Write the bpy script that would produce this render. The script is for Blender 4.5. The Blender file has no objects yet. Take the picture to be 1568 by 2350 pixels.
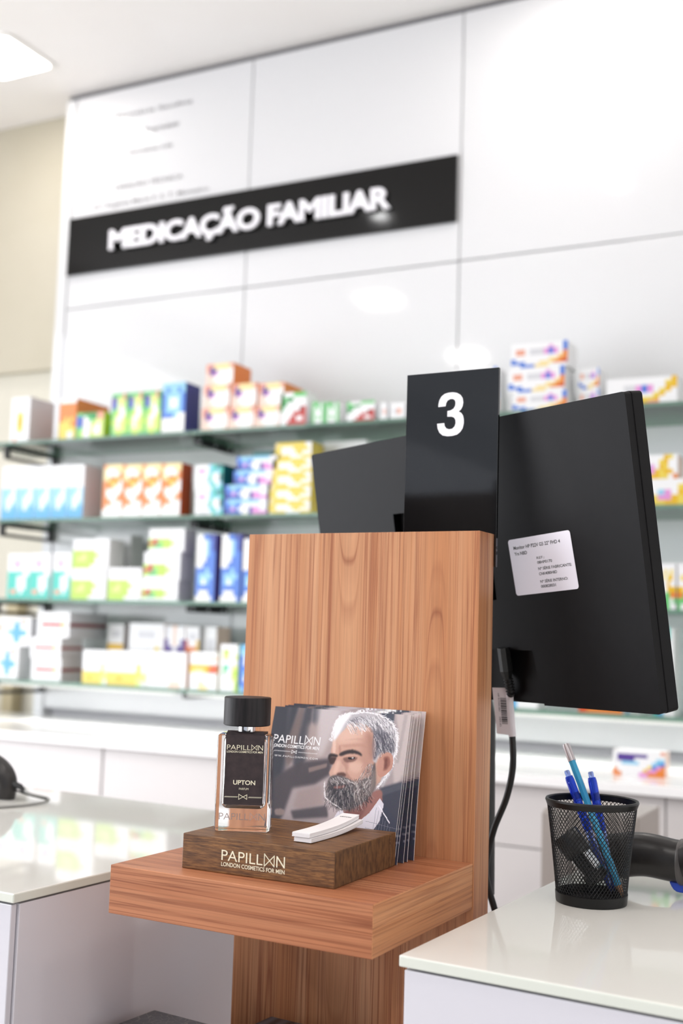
import bpy, bmesh, math, random
import numpy as np
from mathutils import Vector, Matrix
random.seed(7)
np.random.seed(7)
S = bpy.context.scene
COL = S.collection
PI = math.pi

# ---------------------------------------------------------------- camera, world, lights, exposure
CH = 1.2566                      # eye height of the photographer
YAW, PITCH, ROLL = -0.46654884, 0.10542399, 0.0305761
def cam_axes():
    f = Vector((math.sin(YAW)*math.cos(PITCH), math.cos(YAW)*math.cos(PITCH), math.sin(PITCH)))
    r = Vector((math.cos(YAW), -math.sin(YAW), 0)); u = r.cross(f)
    c, s = math.cos(ROLL), math.sin(ROLL)
    return c*r+s*u, -s*r+c*u, f
cd = bpy.data.cameras.new('camera'); cam = bpy.data.objects.new('camera', cd); COL.objects.link(cam)
r_, u_, f_ = cam_axes()
M = Matrix(((r_.x, u_.x, -f_.x, 0), (r_.y, u_.y, -f_.y, 0), (r_.z, u_.z, -f_.z, CH), (0, 0, 0, 1)))
cam.matrix_world = M
cd.sensor_fit = 'VERTICAL'; cd.sensor_height = 36.0; cd.sensor_width = 24.0
cd.lens = 2671.6*36/2350
cd.clip_start = 0.02
cd.dof.use_dof = True; cd.dof.focus_distance = 1.03; cd.dof.aperture_fstop = 4.8
S.camera = cam
S.view_settings.view_transform = 'Standard'; S.view_settings.look = 'None'
S.view_settings.exposure = 0.0; S.view_settings.gamma = 1.0; S.view_settings.use_curve_mapping = False

W = bpy.data.worlds.new('world'); S.world = W; W.use_nodes = True
W.node_tree.nodes['Background'].inputs[0].default_value = (0.80, 0.88, 1.0, 1)
W.node_tree.nodes['Background'].inputs[1].default_value = 0.5

def area(name, loc, rot, sx, sy, power, col=(1, 1, 1)):
    l = bpy.data.lights.new(name, 'AREA'); l.shape = 'RECTANGLE'; l.size = sx; l.size_y = sy
    l.energy = power; l.color = col
    o = bpy.data.objects.new(name, l); COL.objects.link(o); o.location = loc; o.rotation_euler = rot
    return o
# cool daylight through an unseen shop front behind the photographer
area('shopfront_daylight', (-0.6, -3.05, 1.55), (PI/2, 0, 0), 5.6, 2.5, 14, (0.80, 0.87, 1.0))
# fill daylight added on the left, through an unseen window
area('added_side_daylight', (-3.98, -0.5, 1.55), (0, -PI/2, 0), 2.4, 4.2, 178, (0.93, 0.955, 1.0))
# fill daylight added on the right-hand side, through an unseen window
area('added_right_daylight', (3.3, 0.2, 1.6), (0, PI/2, 0), 2.4, 5.0, 44, (1.0, 0.975, 0.94))
CEIL = CH+1.827
SQ = [(-2.63, 2.695), (-2.62, 0.42), (-0.75, 2.695), (-0.75, 0.42), (-2.62, -0.95), (-0.75, -0.95), (1.1, 2.695), (1.1, 0.42), (1.1, -0.95)]  # first seen, second mirrored in the panelling; the rest added for brightness
for (x, y) in SQ:
    area('ceiling_panel_light', (x, y, CEIL-0.012), (0, 0, 0), 0.2, 0.2, 1.5 if y > 2 else (3.0 if y > 0 else 8.0), (1.0, 0.96, 0.92))
SPOTS = [(-2.075, 1.572, -2.0), (-1.05, 1.572, -1.25), (-.03, 1.572, -.5), (1.0, 1.572, .6)]  # first mirrored in the wall sign; the others added to light the worktop
for (x, y, tx) in SPOTS:
    l = bpy.data.lights.new('ceiling_spot_light', 'SPOT'); l.energy = 6; l.color = (1.0, .985, .96); l.spot_size = math.radians(34); l.spot_blend = .9; l.shadow_soft_size = .04
    o = bpy.data.objects.new('ceiling_spot_light', l); COL.objects.link(o); o.location = (x, y, CEIL-.035)
    o.rotation_euler = (Vector((tx, 2.70, CH-.30))-o.location).to_track_quat('-Z', 'Y').to_euler()

# ---------------------------------------------------------------- helpers
def srgb(h):
    if isinstance(h, str):
        h = h.lstrip('#'); c = [int(h[i:i+2], 16)/255 for i in (0, 2, 4)]
    else: c = [v/255 for v in h]
    return tuple(v/12.92 if v <= .04045 else ((v+.055)/1.055)**2.4 for v in c)+(1,)
MATS = {}
def mat(name, col='#ffffff', rough=.5, metal=0, spec=.5, coat=0, trans=0, ior=1.5, emis=None, estr=0, alpha=1):
    if name in MATS: return MATS[name]
    m = bpy.data.materials.new(name); m.use_nodes = True
    b = m.node_tree.nodes['Principled BSDF']
    b.inputs['Base Color'].default_value = srgb(col)
    b.inputs['Roughness'].default_value = rough; b.inputs['Metallic'].default_value = metal
    b.inputs['Specular IOR Level'].default_value = spec
    b.inputs['Coat Weight'].default_value = coat; b.inputs['Coat Roughness'].default_value = .03
    b.inputs['Transmission Weight'].default_value = trans; b.inputs['IOR'].default_value = ior
    if emis: b.inputs['Emission Color'].default_value = srgb(emis); b.inputs['Emission Strength'].default_value = estr
    MATS[name] = m
    return m
def nd(m, t, **k):
    n = m.node_tree.nodes.new(t)
    for a, v in k.items(): setattr(n, a, v)
    return n
def ln(m, a, b): m.node_tree.links.new(a, b)
def noisy(m, c1, c2, scale=(20, 20, 20), detail=4, rmin=.3, rmax=.7, bump=0):
    b = m.node_tree.nodes['Principled BSDF']
    tc = nd(m, 'ShaderNodeTexCoord'); mp = nd(m, 'ShaderNodeMapping'); mp.inputs['Scale'].default_value = scale
    n = nd(m, 'ShaderNodeTexNoise'); n.inputs['Scale'].default_value = 1; n.inputs['Detail'].default_value = detail
    r = nd(m, 'ShaderNodeValToRGB'); r.color_ramp.elements[0].position = rmin; r.color_ramp.elements[1].position = rmax
    r.color_ramp.elements[0].color = srgb(c1); r.color_ramp.elements[1].color = srgb(c2)
    ln(m, tc.outputs['Object'], mp.inputs[0]); ln(m, mp.outputs[0], n.inputs['Vector']); ln(m, n.outputs['Fac'], r.inputs[0]); ln(m, r.outputs[0], b.inputs['Base Color'])
    if bump:
        bp = nd(m, 'ShaderNodeBump'); bp.inputs['Strength'].default_value = bump; bp.inputs['Distance'].default_value = .0005
        ln(m, n.outputs['Fac'], bp.inputs['Height']); ln(m, bp.outputs[0], b.inputs['Normal'])
    return m

def setp(o, label=None, cat=None, group=None, kind=None):
    if label: o['label'] = label
    if cat: o['category'] = cat
    if group: o['group'] = group
    if kind: o['kind'] = kind
    return o
def obj(name, bm, mats, parent=None, smooth=False, keep=False):
    me = bpy.data.meshes.new(name)
    if isinstance(bm, bmesh.types.BMesh):
        bm.to_mesh(me); bm.free()
    else: me = bm
    if not isinstance(mats, (list, tuple)): mats = [mats]
    for m in mats: me.materials.append(m)
    if smooth:
        me.polygons.foreach_set('use_smooth', [True]*len(me.polygons))
        try: me.set_sharp_from_angle(angle=math.radians(40))
        except Exception: pass
    o = bpy.data.objects.new(name, me); COL.objects.link(o)
    if parent: o.parent = parent
    return o
def root(name, loc, rz=0, label=None, cat=None, group=None, mw=None):
    o = bpy.data.objects.new(name, None); COL.objects.link(o); o.empty_display_size = .05
    if mw is not None: o.matrix_world = mw
    else: o.location = loc; o.rotation_euler = (0, 0, rz)
    return setp(o, label, cat, group)
def B(): return bmesh.new()
def box(bm, x0, x1, y0, y1, z0, z1, mi=0, bev=0, seg=2):
    r = bmesh.ops.create_cube(bm, size=1)
    vs = r['verts']
    for v in vs:
        v.co = Vector(((x0+x1)/2+v.co.x*(x1-x0), (y0+y1)/2+v.co.y*(y1-y0), (z0+z1)/2+v.co.z*(z1-z0)))
    fs = set(f for v in vs for f in v.link_faces)
    for f in fs: f.material_index = mi
    if bev:
        es = set(e for v in vs for e in v.link_edges)
        r = bmesh.ops.bevel(bm, geom=list(es), offset=bev, segments=seg, affect='EDGES', profile=.5)
        for f in r['faces']: f.material_index = mi
    return vs
def prism(bm, pts, y0, y1, mi=0):
    """polygon in x,z extruded along y"""
    a = [bm.verts.new((p[0], y0, p[1])) for p in pts]; b = [bm.verts.new((p[0], y1, p[1])) for p in pts]
    n = len(pts)
    f1 = bm.faces.new(a); f2 = bm.faces.new(b[::-1]); fs = [f1, f2]
    for i in range(n): fs.append(bm.faces.new((a[(i+1) % n], a[i], b[i], b[(i+1) % n])))
    for f in fs: f.material_index = mi
    bmesh.ops.recalc_face_normals(bm, faces=fs)
def prismz(bm, pts, z0, z1, mi=0):
    a = [bm.verts.new((p[0], p[1], z0)) for p in pts]; b = [bm.verts.new((p[0], p[1], z1)) for p in pts]
    n = len(pts); fs = [bm.faces.new(a), bm.faces.new(b[::-1])]
    for i in range(n): fs.append(bm.faces.new((a[(i+1) % n], a[i], b[i], b[(i+1) % n])))
    for f in fs: f.material_index = mi
    bmesh.ops.recalc_face_normals(bm, faces=fs)
def rrect(x0, x1, z0, z1, r, n=5):
    p = []
    for cx, cz, a in ((x1-r, z1-r, 0), (x0+r, z1-r, 90), (x0+r, z0+r, 180), (x1-r, z0+r, 270)):
        for i in range(n+1):
            t = math.radians(a+90*i/n); p.append((cx+r*math.cos(t), cz+r*math.sin(t)))
    return p
def lathe(bm, prof, n=48, cx=0, cy=0, mi=0, close=False, sx=1, sy=1):
    rings = []
    for r, z in prof:
        if r < 1e-6: rings.append([bm.verts.new((cx, cy, z))])
        else: rings.append([bm.verts.new((cx+r*sx*math.cos(2*PI*i/n), cy+r*sy*math.sin(2*PI*i/n), z)) for i in range(n)])
    fs = []
    pairs = list(zip(rings[:-1], rings[1:]))
    if close: pairs.append((rings[-1], rings[0]))
    for a, b in pairs:
        for i in range(n):
            j = (i+1) % n
            if len(a) == 1 and len(b) == 1: continue
            if len(a) == 1: fs.append(bm.faces.new((a[0], b[j], b[i])))
            elif len(b) == 1: fs.append(bm.faces.new((a[i], a[j], b[0])))
            else: fs.append(bm.faces.new((a[i], a[j], b[j], b[i])))
    for f in fs: f.material_index = mi
    bmesh.ops.recalc_face_normals(bm, faces=fs)
    return fs
def crom(pts, n=8):
    P = [Vector(p) for p in pts]; out = []
    Q = [P[0]*2-P[1]]+P+[P[-1]*2-P[-2]]
    for i in range(1, len(Q)-2):
        for k in range(n):
            t = k/n; a, b, c, d = Q[i-1], Q[i], Q[i+1], Q[i+2]
            out.append(.5*((2*b)+(c-a)*t+(2*a-5*b+4*c-d)*t*t+(3*b-a-3*c+d)*t**3))
    out.append(P[-1]); return out
def tube(bm, pts, rad, n=12, mi=0, sy=1.0, cap=True):
    """rad: number or list per point"""
    pts = [Vector(p) for p in pts]; N = len(pts)
    if not isinstance(rad, (list, tuple)): rad = [rad]*N
    if len(rad) != N:
        rad = list(np.interp(np.linspace(0, 1, N), np.linspace(0, 1, len(rad)), rad))
    t0 = (pts[1]-pts[0]).normalized()
    ref = Vector((0, 0, 1)) if abs(t0.z) < .9 else Vector((0, 1, 0))
    nrm = t0.cross(ref).normalized(); rings = []
    for i, p in enumerate(pts):
        t = (pts[min(i+1, N-1)]-pts[max(i-1, 0)]).normalized()
        nrm = (nrm-t*nrm.dot(t)).normalized(); bn = t.cross(nrm)
        rings.append([bm.verts.new(p+(nrm*math.cos(2*PI*k/n)*sy+bn*math.sin(2*PI*k/n))*rad[i]) for k in range(n)])
    fs = []
    for a, b in zip(rings[:-1], rings[1:]):
        for k in range(n): fs.append(bm.faces.new((a[k], a[(k+1) % n], b[(k+1) % n], b[k])))
    if cap: fs.append(bm.faces.new(rings[0][::-1])); fs.append(bm.faces.new(rings[-1]))
    for f in fs: f.material_index = mi
    bmesh.ops.recalc_face_normals(bm, faces=fs)
def text_mesh(bm, s, x0, x1, z0, z1, y=0, offset=0.0, ext=0.0, mi=0, shear=0, space=1.0, basis=None):
    """glyphs of the string fitted into the rectangle x0..x1, z0..z1 (cap height) on the plane y (facing -y)."""
    cu = bpy.data.curves.new('t', 'FONT'); cu.body = s; cu.size = 1; cu.offset = offset; cu.space_character = space
    cu.resolution_u = 5
    ob = bpy.data.objects.new('t', cu); COL.objects.link(ob)
    dg = bpy.context.evaluated_depsgraph_get(); dg.update()
    me = bpy.data.meshes.new_from_object(ob.evaluated_get(dg))
    co = np.array([v.co[:] for v in me.vertices])
    cap = 0.73 if any(c.isupper() or c.isdigit() for c in s) else .53
    xa, xb = co[:, 0].min(), co[:, 0].max()
    if len(s) == 1: za, zb = co[:, 1].min(), co[:, 1].max()
    else: za, zb = -offset, cap+offset
    vs = []
    for c in co:
        X = x0+(c[0]-xa)/(xb-xa)*(x1-x0); Z = z0+(c[1]-za)/(zb-za)*(z1-z0)
        vs.append((X, Z))
    fr = []
    V = [bm.verts.new((p[0], y, p[1])) for p in vs]
    for p in me.polygons:
        try: fr.append(bm.faces.new([V[i] for i in p.vertices]))
        except ValueError: pass
    for f in fr: f.material_index = mi
    bmesh.ops.recalc_face_normals(bm, faces=fr)
    for f in fr:
        if f.normal.y > 0: f.normal_flip()
    if ext:
        r = bmesh.ops.extrude_face_region(bm, geom=fr)
        nv = [g for g in r['geom'] if isinstance(g, bmesh.types.BMVert)]
        for v in nv: v.co.y -= ext
        fs = list(set(f for v in nv for f in v.link_faces))
        bmesh.ops.recalc_face_normals(bm, faces=fs)
    bpy.data.objects.remove(ob); bpy.data.meshes.remove(me)
    return V
def stroke(bm, pts, w, y=0, mi=0, closed=False):
    P = [Vector((p[0], p[1])) for p in pts]
    if closed: P.append(P[0])
    for a, b in zip(P[:-1], P[1:]):
        d = (b-a).normalized(); n = Vector((-d.y, d.x))*w/2; e = d*w/2
        q = [a-e-n, b+e-n, b+e+n, a-e+n]
        f = bm.faces.new([bm.verts.new((c.x, y, c.y)) for c in q]); f.material_index = mi
        f.normal_update()
        if f.normal.y > 0: f.normal_flip()
def bowtie(bm, x0, x1, z0, z1, w, y=0):
    stroke(bm, [(x0, z0), (x0, z1), (x1, z0+(z1-z0)*.06), (x1, z1*.94+z0*.06), (x0, z0)], w, y)
def logo(bm, x0, x1, z0, z1, y=0, wt=.0, sub=True, subh=.42, gap=.12):
    """wordmark: PAPILL, a bow tie in place of the O, N; small line below"""
    w = x1-x0; h = z1-z0
    text_mesh(bm, 'PAPILL', x0, x0+w*.655, z0, z1, y, offset=-.006+wt)
    bowtie(bm, x0+w*.682, x0+w*.835, z0-.05*h, z1+.05*h, h*.085, y)
    text_mesh(bm, 'N', x0+w*.868, x1, z0, z1, y, offset=-.006+wt)
    if sub: text_mesh(bm, 'LONDON COSMETICS FOR MEN', x0, x1, z0-h*(gap+subh), z0-h*gap, y, offset=.012+wt)

# frames: K = kiosk axes, C = sales counter axes (both are turned a little from the shop's rear wall)
KY, CY = -0.03198891, -0.06407043
def fr(a, u, v, z): return Vector((u*math.cos(a)-v*math.sin(a), u*math.sin(a)+v*math.cos(a), z+CH))
def K(u, v, z): return fr(KY, u, v, z)
def Cf(u, v, z): return fr(CY, u, v, z)

# ---------------------------------------------------------------- materials
WHITE_GLOSS = mat('white_gloss_panel', '#dbdbdd', .06, spec=.5)
CEILM = noisy(mat('ceiling_paint', '#f8f5f2', .9), '#f7f3f0', '#f9f6f4', (3, 3, 3))
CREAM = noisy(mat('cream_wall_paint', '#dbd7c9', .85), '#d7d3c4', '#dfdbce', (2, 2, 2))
FLOORM = noisy(mat('floor_tile', '#b3aca6', .35), '#aea7a1', '#bab3ad', (4, 4, 4))
WPAINT = noisy(mat('white_wall_paint', '#eceae6', .8), '#e8e6e2', '#efede9', (3, 3, 3))
BLACK_GLOSS = mat('black_gloss', '#060606', .08, spec=.3)
BLACK_MATT = mat('black_powder_coat', '#161616', .45)
LET_W = mat('white_vinyl', '#f3f1f6', .5)
GREY_TXT = mat('grey_print', '#6e6b70', .6)
def wood(name, axis, light, mid, dark, lines=1.0, arcs=None, freq=1.0):
    """axis: index of the grain direction in object space"""
    m = bpy.data.materials.new(name); m.use_nodes = True; MATS[name] = m
    b = m.node_tree.nodes['Principled BSDF']; b.inputs['Roughness'].default_value = .42; b.inputs['Specular IOR Level'].default_value = .35
    tc = nd(m, 'ShaderNodeTexCoord')
    def nz(sc_a, sc_g, det=3, dist=0, off=0):
        mp = nd(m, 'ShaderNodeMapping'); s = [sc_a]*3; s[axis] = sc_g; mp.inputs['Scale'].default_value = s; mp.inputs['Location'].default_value = (off, off*1.7, off*.6)
        n = nd(m, 'ShaderNodeTexNoise'); n.inputs['Scale'].default_value = 1; n.inputs['Detail'].default_value = det; n.inputs['Distortion'].default_value = dist
        ln(m, tc.outputs['Object'], mp.inputs[0]); ln(m, mp.outputs[0], n.inputs['Vector']); return n.outputs['Fac']
    def ramp(x, stops):
        r = nd(m, 'ShaderNodeValToRGB'); e = r.color_ramp.elements
        while len(e) < len(stops): e.new(.5)
        for i, (p, c) in enumerate(stops): e[i].position = p; e[i].color = srgb(c) if isinstance(c, str) else (c, c, c, 1)
        ln(m, x, r.inputs[0]); return r.outputs[0]
    def mix(f, a, c, mode='MIX'):
        x = nd(m, 'ShaderNodeMix', data_type='RGBA', blend_type=mode)
        if isinstance(f, float): x.inputs[0].default_value = f
        else: ln(m, f, x.inputs[0])
        for i, v in ((6, a), (7, c)):
            if isinstance(v, str): x.inputs[i].default_value = srgb(v)
            else: ln(m, v, x.inputs[i])
        return x.outputs[2]
    base = ramp(nz(28*freq, .9, 3, .2), [(.32, mid), (.62, light)])
    streak = ramp(nz(60*freq, 1.2, 2, .2, 3), [(.52, 0.0), (.60, .85), (.66, .0)])
    c = mix(streak, base, mid)
    fine = ramp(nz(340*freq, 3.0, 2, .0, 9), [(.50, 0.0), (.60, .75*lines), (.64, 0.0)])
    c = mix(fine, c, dark)
    wide = ramp(nz(46*freq, .7, 1, .1, 14), [(.485, 0.0), (.50, .8*lines), (.515, 0.0)])
    c = mix(wide, c, dark)
    if arcs:
        sx = nd(m, 'ShaderNodeSeparateXYZ'); ln(m, tc.outputs['Object'], sx.inputs[0])
        def mt(op, a, bb=None, clamp=False):
            n = nd(m, 'ShaderNodeMath', operation=op); n.use_clamp = clamp
            for i, v in enumerate((a, bb)):
                if v is None: continue
                if isinstance(v, (int, float)): n.inputs[i].default_value = v
                else: ln(m, v, n.inputs[i])
            return n.outputs[0]
        wob = mt('MULTIPLY', mt('SUBTRACT', nz(9, 6, 2, 0, 5), .5), .008)
        for (u0, z0, K2, half, per) in arcs:
            du = mt('ADD', mt('SUBTRACT', sx.outputs[0], u0), wob)
            q = mt('ADD', mt('MULTIPLY', mt('POWER', mt('ABSOLUTE', du), 4.0), K2), mt('SUBTRACT', sx.outputs[2], z0))
            fq = mt('FRACT', mt('DIVIDE', q, per))
            lnz = ramp(fq, [(.0, .8), (.025, .15), (.10, .05), (.16, .30), (.20, .0), (.72, .0), (.80, .35), (.84, .0), (.975, .2), (1.0, .8)])
            msk = mt('SUBTRACT', 1.0, mt('DIVIDE', mt('ABSOLUTE', du), half), True)
            msk = mt('MULTIPLY', msk, 2.2, True)
            c = mix(msk, c, base)
            c = mix(mt('MULTIPLY', msk, lnz), c, dark)
    grain = ramp(nz(900, 14, 2, 0, 21), [(.35, .86), (.6, 1.0)])
    c = mix(1.0, c, grain, 'MULTIPLY')
    ln(m, c, b.inputs['Base Color'])
    return m
ARCS = [(.2165, CH+.0247, 7.0e6, .022, .26), (.1190, CH+.0738, -2.2e6, .019, .24)]
WOOD_V = wood('walnut_laminate_vertical', 2, '#d49f78', '#c0835a', '#995b3f', 1.0, ARCS)
WOOD_H = wood('walnut_laminate_horizontal', 0, '#c0825e', '#b06f4c', '#85492f', 1.0, None, .8)
WOOD_S = wood('walnut_laminate_side', 1, '#d2986c', '#c38457', '#965c3c', .8, None, .8)
WOOD_B = noisy(mat('oiled_dark_wood', '#84582f', .5), '#50321c', '#91663a', (40, 560, 560), 7, .32, .68)
_b = WOOD_B.node_tree.nodes['Principled BSDF']; _mp = nd(WOOD_B, 'ShaderNodeMapping'); _mp.inputs['Scale'].default_value = (110, 1500, 1500); _n = nd(WOOD_B, 'ShaderNodeTexNoise'); _n.inputs['Scale'].default_value = 1; _n.inputs['Detail'].default_value = 3
_r = nd(WOOD_B, 'ShaderNodeValToRGB'); _r.color_ramp.elements[0].position = .40; _r.color_ramp.elements[0].color = (.58, .50, .45, 1); _r.color_ramp.elements[1].position = .52; _r.color_ramp.elements[1].color = (1, 1, 1, 1)
_tc = nd(WOOD_B, 'ShaderNodeTexCoord'); ln(WOOD_B, _tc.outputs['Object'], _mp.inputs[0]); ln(WOOD_B, _mp.outputs[0], _n.inputs['Vector']); ln(WOOD_B, _n.outputs['Fac'], _r.inputs[0])
_x = nd(WOOD_B, 'ShaderNodeMix', data_type='RGBA', blend_type='MULTIPLY'); _x.inputs[0].default_value = 1.0
ln(WOOD_B, _b.inputs['Base Color'].links[0].from_socket, _x.inputs[6]); ln(WOOD_B, _r.outputs[0], _x.inputs[7]); ln(WOOD_B, _x.outputs[2], _b.inputs['Base Color'])
WOOD_B2 = noisy(mat('oiled_end_grain', '#755031', .55), '#4d331e', '#72502f', (260, 260, 130), 5, .35, .65)

# thin glass: clear with Fresnel reflection
def thin_glass(name, tint, tintmix=0.0, body='#000000'):
    m = bpy.data.materials.new(name); m.use_nodes = True; nt = m.node_tree; nt.nodes.clear(); MATS[name] = m
    out = nd(m, 'ShaderNodeOutputMaterial'); tr = nd(m, 'ShaderNodeBsdfTransparent'); gl = nd(m, 'ShaderNodeBsdfGlossy'); fz = nd(m, 'ShaderNodeFresnel')
    tr.inputs[0].default_value = srgb(tint); gl.inputs['Roughness'].default_value = .02; fz.inputs[0].default_value = 1.5
    mx = nd(m, 'ShaderNodeMixShader'); ln(m, fz.outputs[0], mx.inputs[0]); ln(m, tr.outputs[0], mx.inputs[1]); ln(m, gl.outputs[0], mx.inputs[2])
    last = mx.outputs[0]
    if tintmix:
        df = nd(m, 'ShaderNodeBsdfDiffuse'); df.inputs[0].default_value = srgb(body)
        m2 = nd(m, 'ShaderNodeMixShader'); m2.inputs[0].default_value = tintmix; ln(m, last, m2.inputs[1]); ln(m, df.outputs[0], m2.inputs[2]); last = m2.outputs[0]
    ln(m, last, out.inputs[0]); return m
GLASS_FACE = thin_glass('clear_shelf_glass', '#eef7f2')
GLASS_EDGE = thin_glass('green_glass_edge', '#b9dccb', .35, '#a5cdb9')

# ---------------------------------------------------------------- room shell
def st(name, bm, m, **k): return setp(obj(name, bm, m, **k), kind='structure')
bm = B(); box(bm, -4.2, 3.6, -3.4, 3.4, -.05, 0); st('floor', bm, FLOORM)
bm = B(); box(bm, -4.2, 3.6, -3.4, 3.4, CEIL, CEIL+.1); st('ceiling', bm, CEILM)
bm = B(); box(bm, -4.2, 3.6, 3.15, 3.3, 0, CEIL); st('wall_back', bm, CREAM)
bm = B(); box(bm, -4.2, -4.05, -3.4, -2.6, 0, CEIL); box(bm, -4.2, -4.05, 2.4, 3.15, 0, CEIL); box(bm, -4.2, -4.05, -2.6, 2.4, 0, .35); box(bm, -4.2, -4.05, -2.6, 2.4, 2.75, CEIL); st('wall_left', bm, WPAINT)
w2 = st('window_2', (lambda b: (box(b, -4.13, -4.12, -2.6, 2.4, .35, 2.75), b)[1])(B()), thin_glass('side_glass', '#ffffff'))  # unseen window, added for the fill daylight from the left
bm = B()
for y in (-2.6, -.95, .70, 2.34): box(bm, -4.16, -4.09, y, y+.06, .35, 2.75)
obj('window_frame', bm, mat('dark_frame', '#3a3a3c', .4), w2)
bm = B(); box(bm, 3.4, 3.55, -3.4, -2.3, 0, CEIL); box(bm, 3.4, 3.55, 2.7, 3.15, 0, CEIL); box(bm, 3.4, 3.55, -2.3, 2.7, 0, .4); box(bm, 3.4, 3.55, -2.3, 2.7, 2.8, CEIL); st('wall_right', bm, WPAINT)
w3 = st('window_3', (lambda b: (box(b, 3.46, 3.47, -2.3, 2.7, .4, 2.8), b)[1])(B()), thin_glass('right_glass', '#ffffff'))  # unseen window, added for the fill daylight from the right
bm = B()
box(bm, -4.05, -3.45, -3.35, -3.2, 0, CEIL); box(bm, 2.3, 3.4, -3.35, -3.2, 0, CEIL)
box(bm, -3.45, 2.3, -3.35, -3.2, 2.85, CEIL); box(bm, -3.45, 2.3, -3.35, -3.2, 0, .25); st('wall_front', bm, WPAINT)
w1 = st('window_1', (lambda b: (box(b, -3.45, 2.3, -3.3, -3.29, .25, 2.85), b)[1])(B()), thin_glass('shopfront_glass', '#ffffff'))
bm = B()
for x in (-3.45, -1.55, .35, 2.22): box(bm, x, x+.08, -3.33, -3.24, .25, 2.85)
box(bm, -3.45, 2.3, -3.33, -3.24, .25, .33); box(bm, -3.45, 2.3, -3.33, -3.24, 2.77, 2.85)
obj('window_frame', bm, mat('dark_frame', '#3a3a3c', .4), w1)
# shallow band on the upper cream wall, darker than the wall below, beside the white unit
bm = B(); box(bm, -4.04, -2.63, 3.125, 3.149, CH+.90, CEIL-.001); st('trim_1', bm, noisy(mat('cream_band_darker', '#c7c1af', .85), '#c3bca9', '#cbc5b5', (2, 2, 2)))
bm = B(); box(bm, -2.85, -2.80, 3.10, 3.149, 0.0, CH+.2, bev=.004); st('trim_2', bm, mat('beige_upright', '#bdb08f', .6))

# ceiling lights (fittings round the lamps, the real and the added ones)
LIT = mat('lamp_diffuser', '#ffffff', .5, emis='#fff8ee', estr=13)
lab = {0: 'square recessed ceiling light glowing white, at top left near the white wall', }
for i, (x, y) in enumerate(SQ):
    t = root('ceiling_light', (x, y, CEIL), 0, lab.get(i, 'square recessed ceiling light out of view, most of these added for brightness'), 'ceiling light', 'square ceiling lights')
    bm = B(); prismz(bm, rrect(-.125, .125, -.125, .125, .025), -.008, 0); obj('frame', bm, mat('fitting_white', '#f4f2ee', .5), t)
    bm = B(); prismz(bm, rrect(-.108, .108, -.108, .108, .02), -.0095, -.008); obj('diffuser', bm, LIT, t)
for i, (x, y, tx) in enumerate(SPOTS):
    t = root('ceiling_spotlight', (x, y, CEIL), 0, 'small round ceiling spotlight mirrored in the black wall sign' if i == 0 else 'small round ceiling spotlight added over the staff aisle to light the worktop', 'spotlight', None if i == 0 else 'added ceiling spotlights over the aisle')
    bm = B(); lathe(bm, [(.0, 0), (.05, 0), (.05, -.02), (.036, -.022)], 32); obj('housing', bm, mat('fitting_white'), t, smooth=True)
    bm = B(); lathe(bm, [(.0, -.021), (.036, -.021), (.036, -.023), (0, -.023)], 32); obj('bulb', bm, mat('spot_bulb', '#ffffff', .5, emis='#ffffff', estr=60), t)

# ---------------------------------------------------------------- white panelled wall unit, sign, shelves, base cabinets
WX = [-2.575, -1.871, -1.1625, -.455, .2525, .96, 1.67, 2.38]
t = root('wall_panelling', (-2.62, 3.0, 0), 0, 'tall glossy white panelled wall unit behind the glass shelves', 'wall panelling')
bm = B(); box(bm, .01, 5.0, .03, .149, 0, CEIL-.004); obj('carcass', bm, mat('panel_gap_grey', '#b9b9bd', .5), t)
bm = B(); box(bm, 0, .04, 0, .149, 0, CEIL-.022, bev=.001); obj('edge_post', bm, WHITE_GLOSS, t)
for a, b_ in zip(WX[:-1], WX[1:]):
    for z0, z1 in ((CH-.262, CH+1.0615), (CH+1.0655, CEIL-.022)):
        bm = B(); box(bm, a+.0018+2.62, b_-.0018+2.62, 0, .028, z0, z1, bev=.001); obj('panel', bm, WHITE_GLOSS, t)
bm = B(); box(bm, .0, 5.0, .012, .06, CEIL-.02, CEIL-.002); obj('shadow_gap', bm, mat('shadow_gap_grey', '#6b6a6e', .8), t)  # grey strip stands for the shade in the gap below the ceiling

t = root('wall_sign', (-2.573, 3.0, CH+1.1775), 0, 'long black gloss sign reading MEDICAÇÃO FAMILIAR on the white wall', 'sign')
bm = B(); box(bm, 0, 1.402, -.012, -.001, 0, .1975, bev=.001); obj('plate', bm, BLACK_GLOSS, t)
bm = B(); text_mesh(bm, 'MEDICAÇÃO FAMILIAR', .186, 1.204, .062, .133, -.020, offset=.036, ext=.008, space=.95)
obj('lettering', bm, LET_W, t)
t = root('wall_lettering', (-2.573, 2.999, CH+1.375), 0, 'grey printed notice text on the white panel above the black sign', 'wall lettering')
for s, px in (('Farmácia Saudina', (.170, .475, .330, .345)), ('Propriedade', (.290, .425, .262, .278)), ('Farmácia, Lda', (.232, .405, .195, .208)),
              ('DIREÇÃO TÉCNICA', (.180, .450, .080, .095)), ('Drª Eugénia Maria F. S. T. Monteiro', (.092, .552, .024, .039))):
    bm = B(); text_mesh(bm, s, px[0], px[1], px[2], px[3], 0, offset=.012); obj('text_line', bm, GREY_TXT, t)

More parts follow.
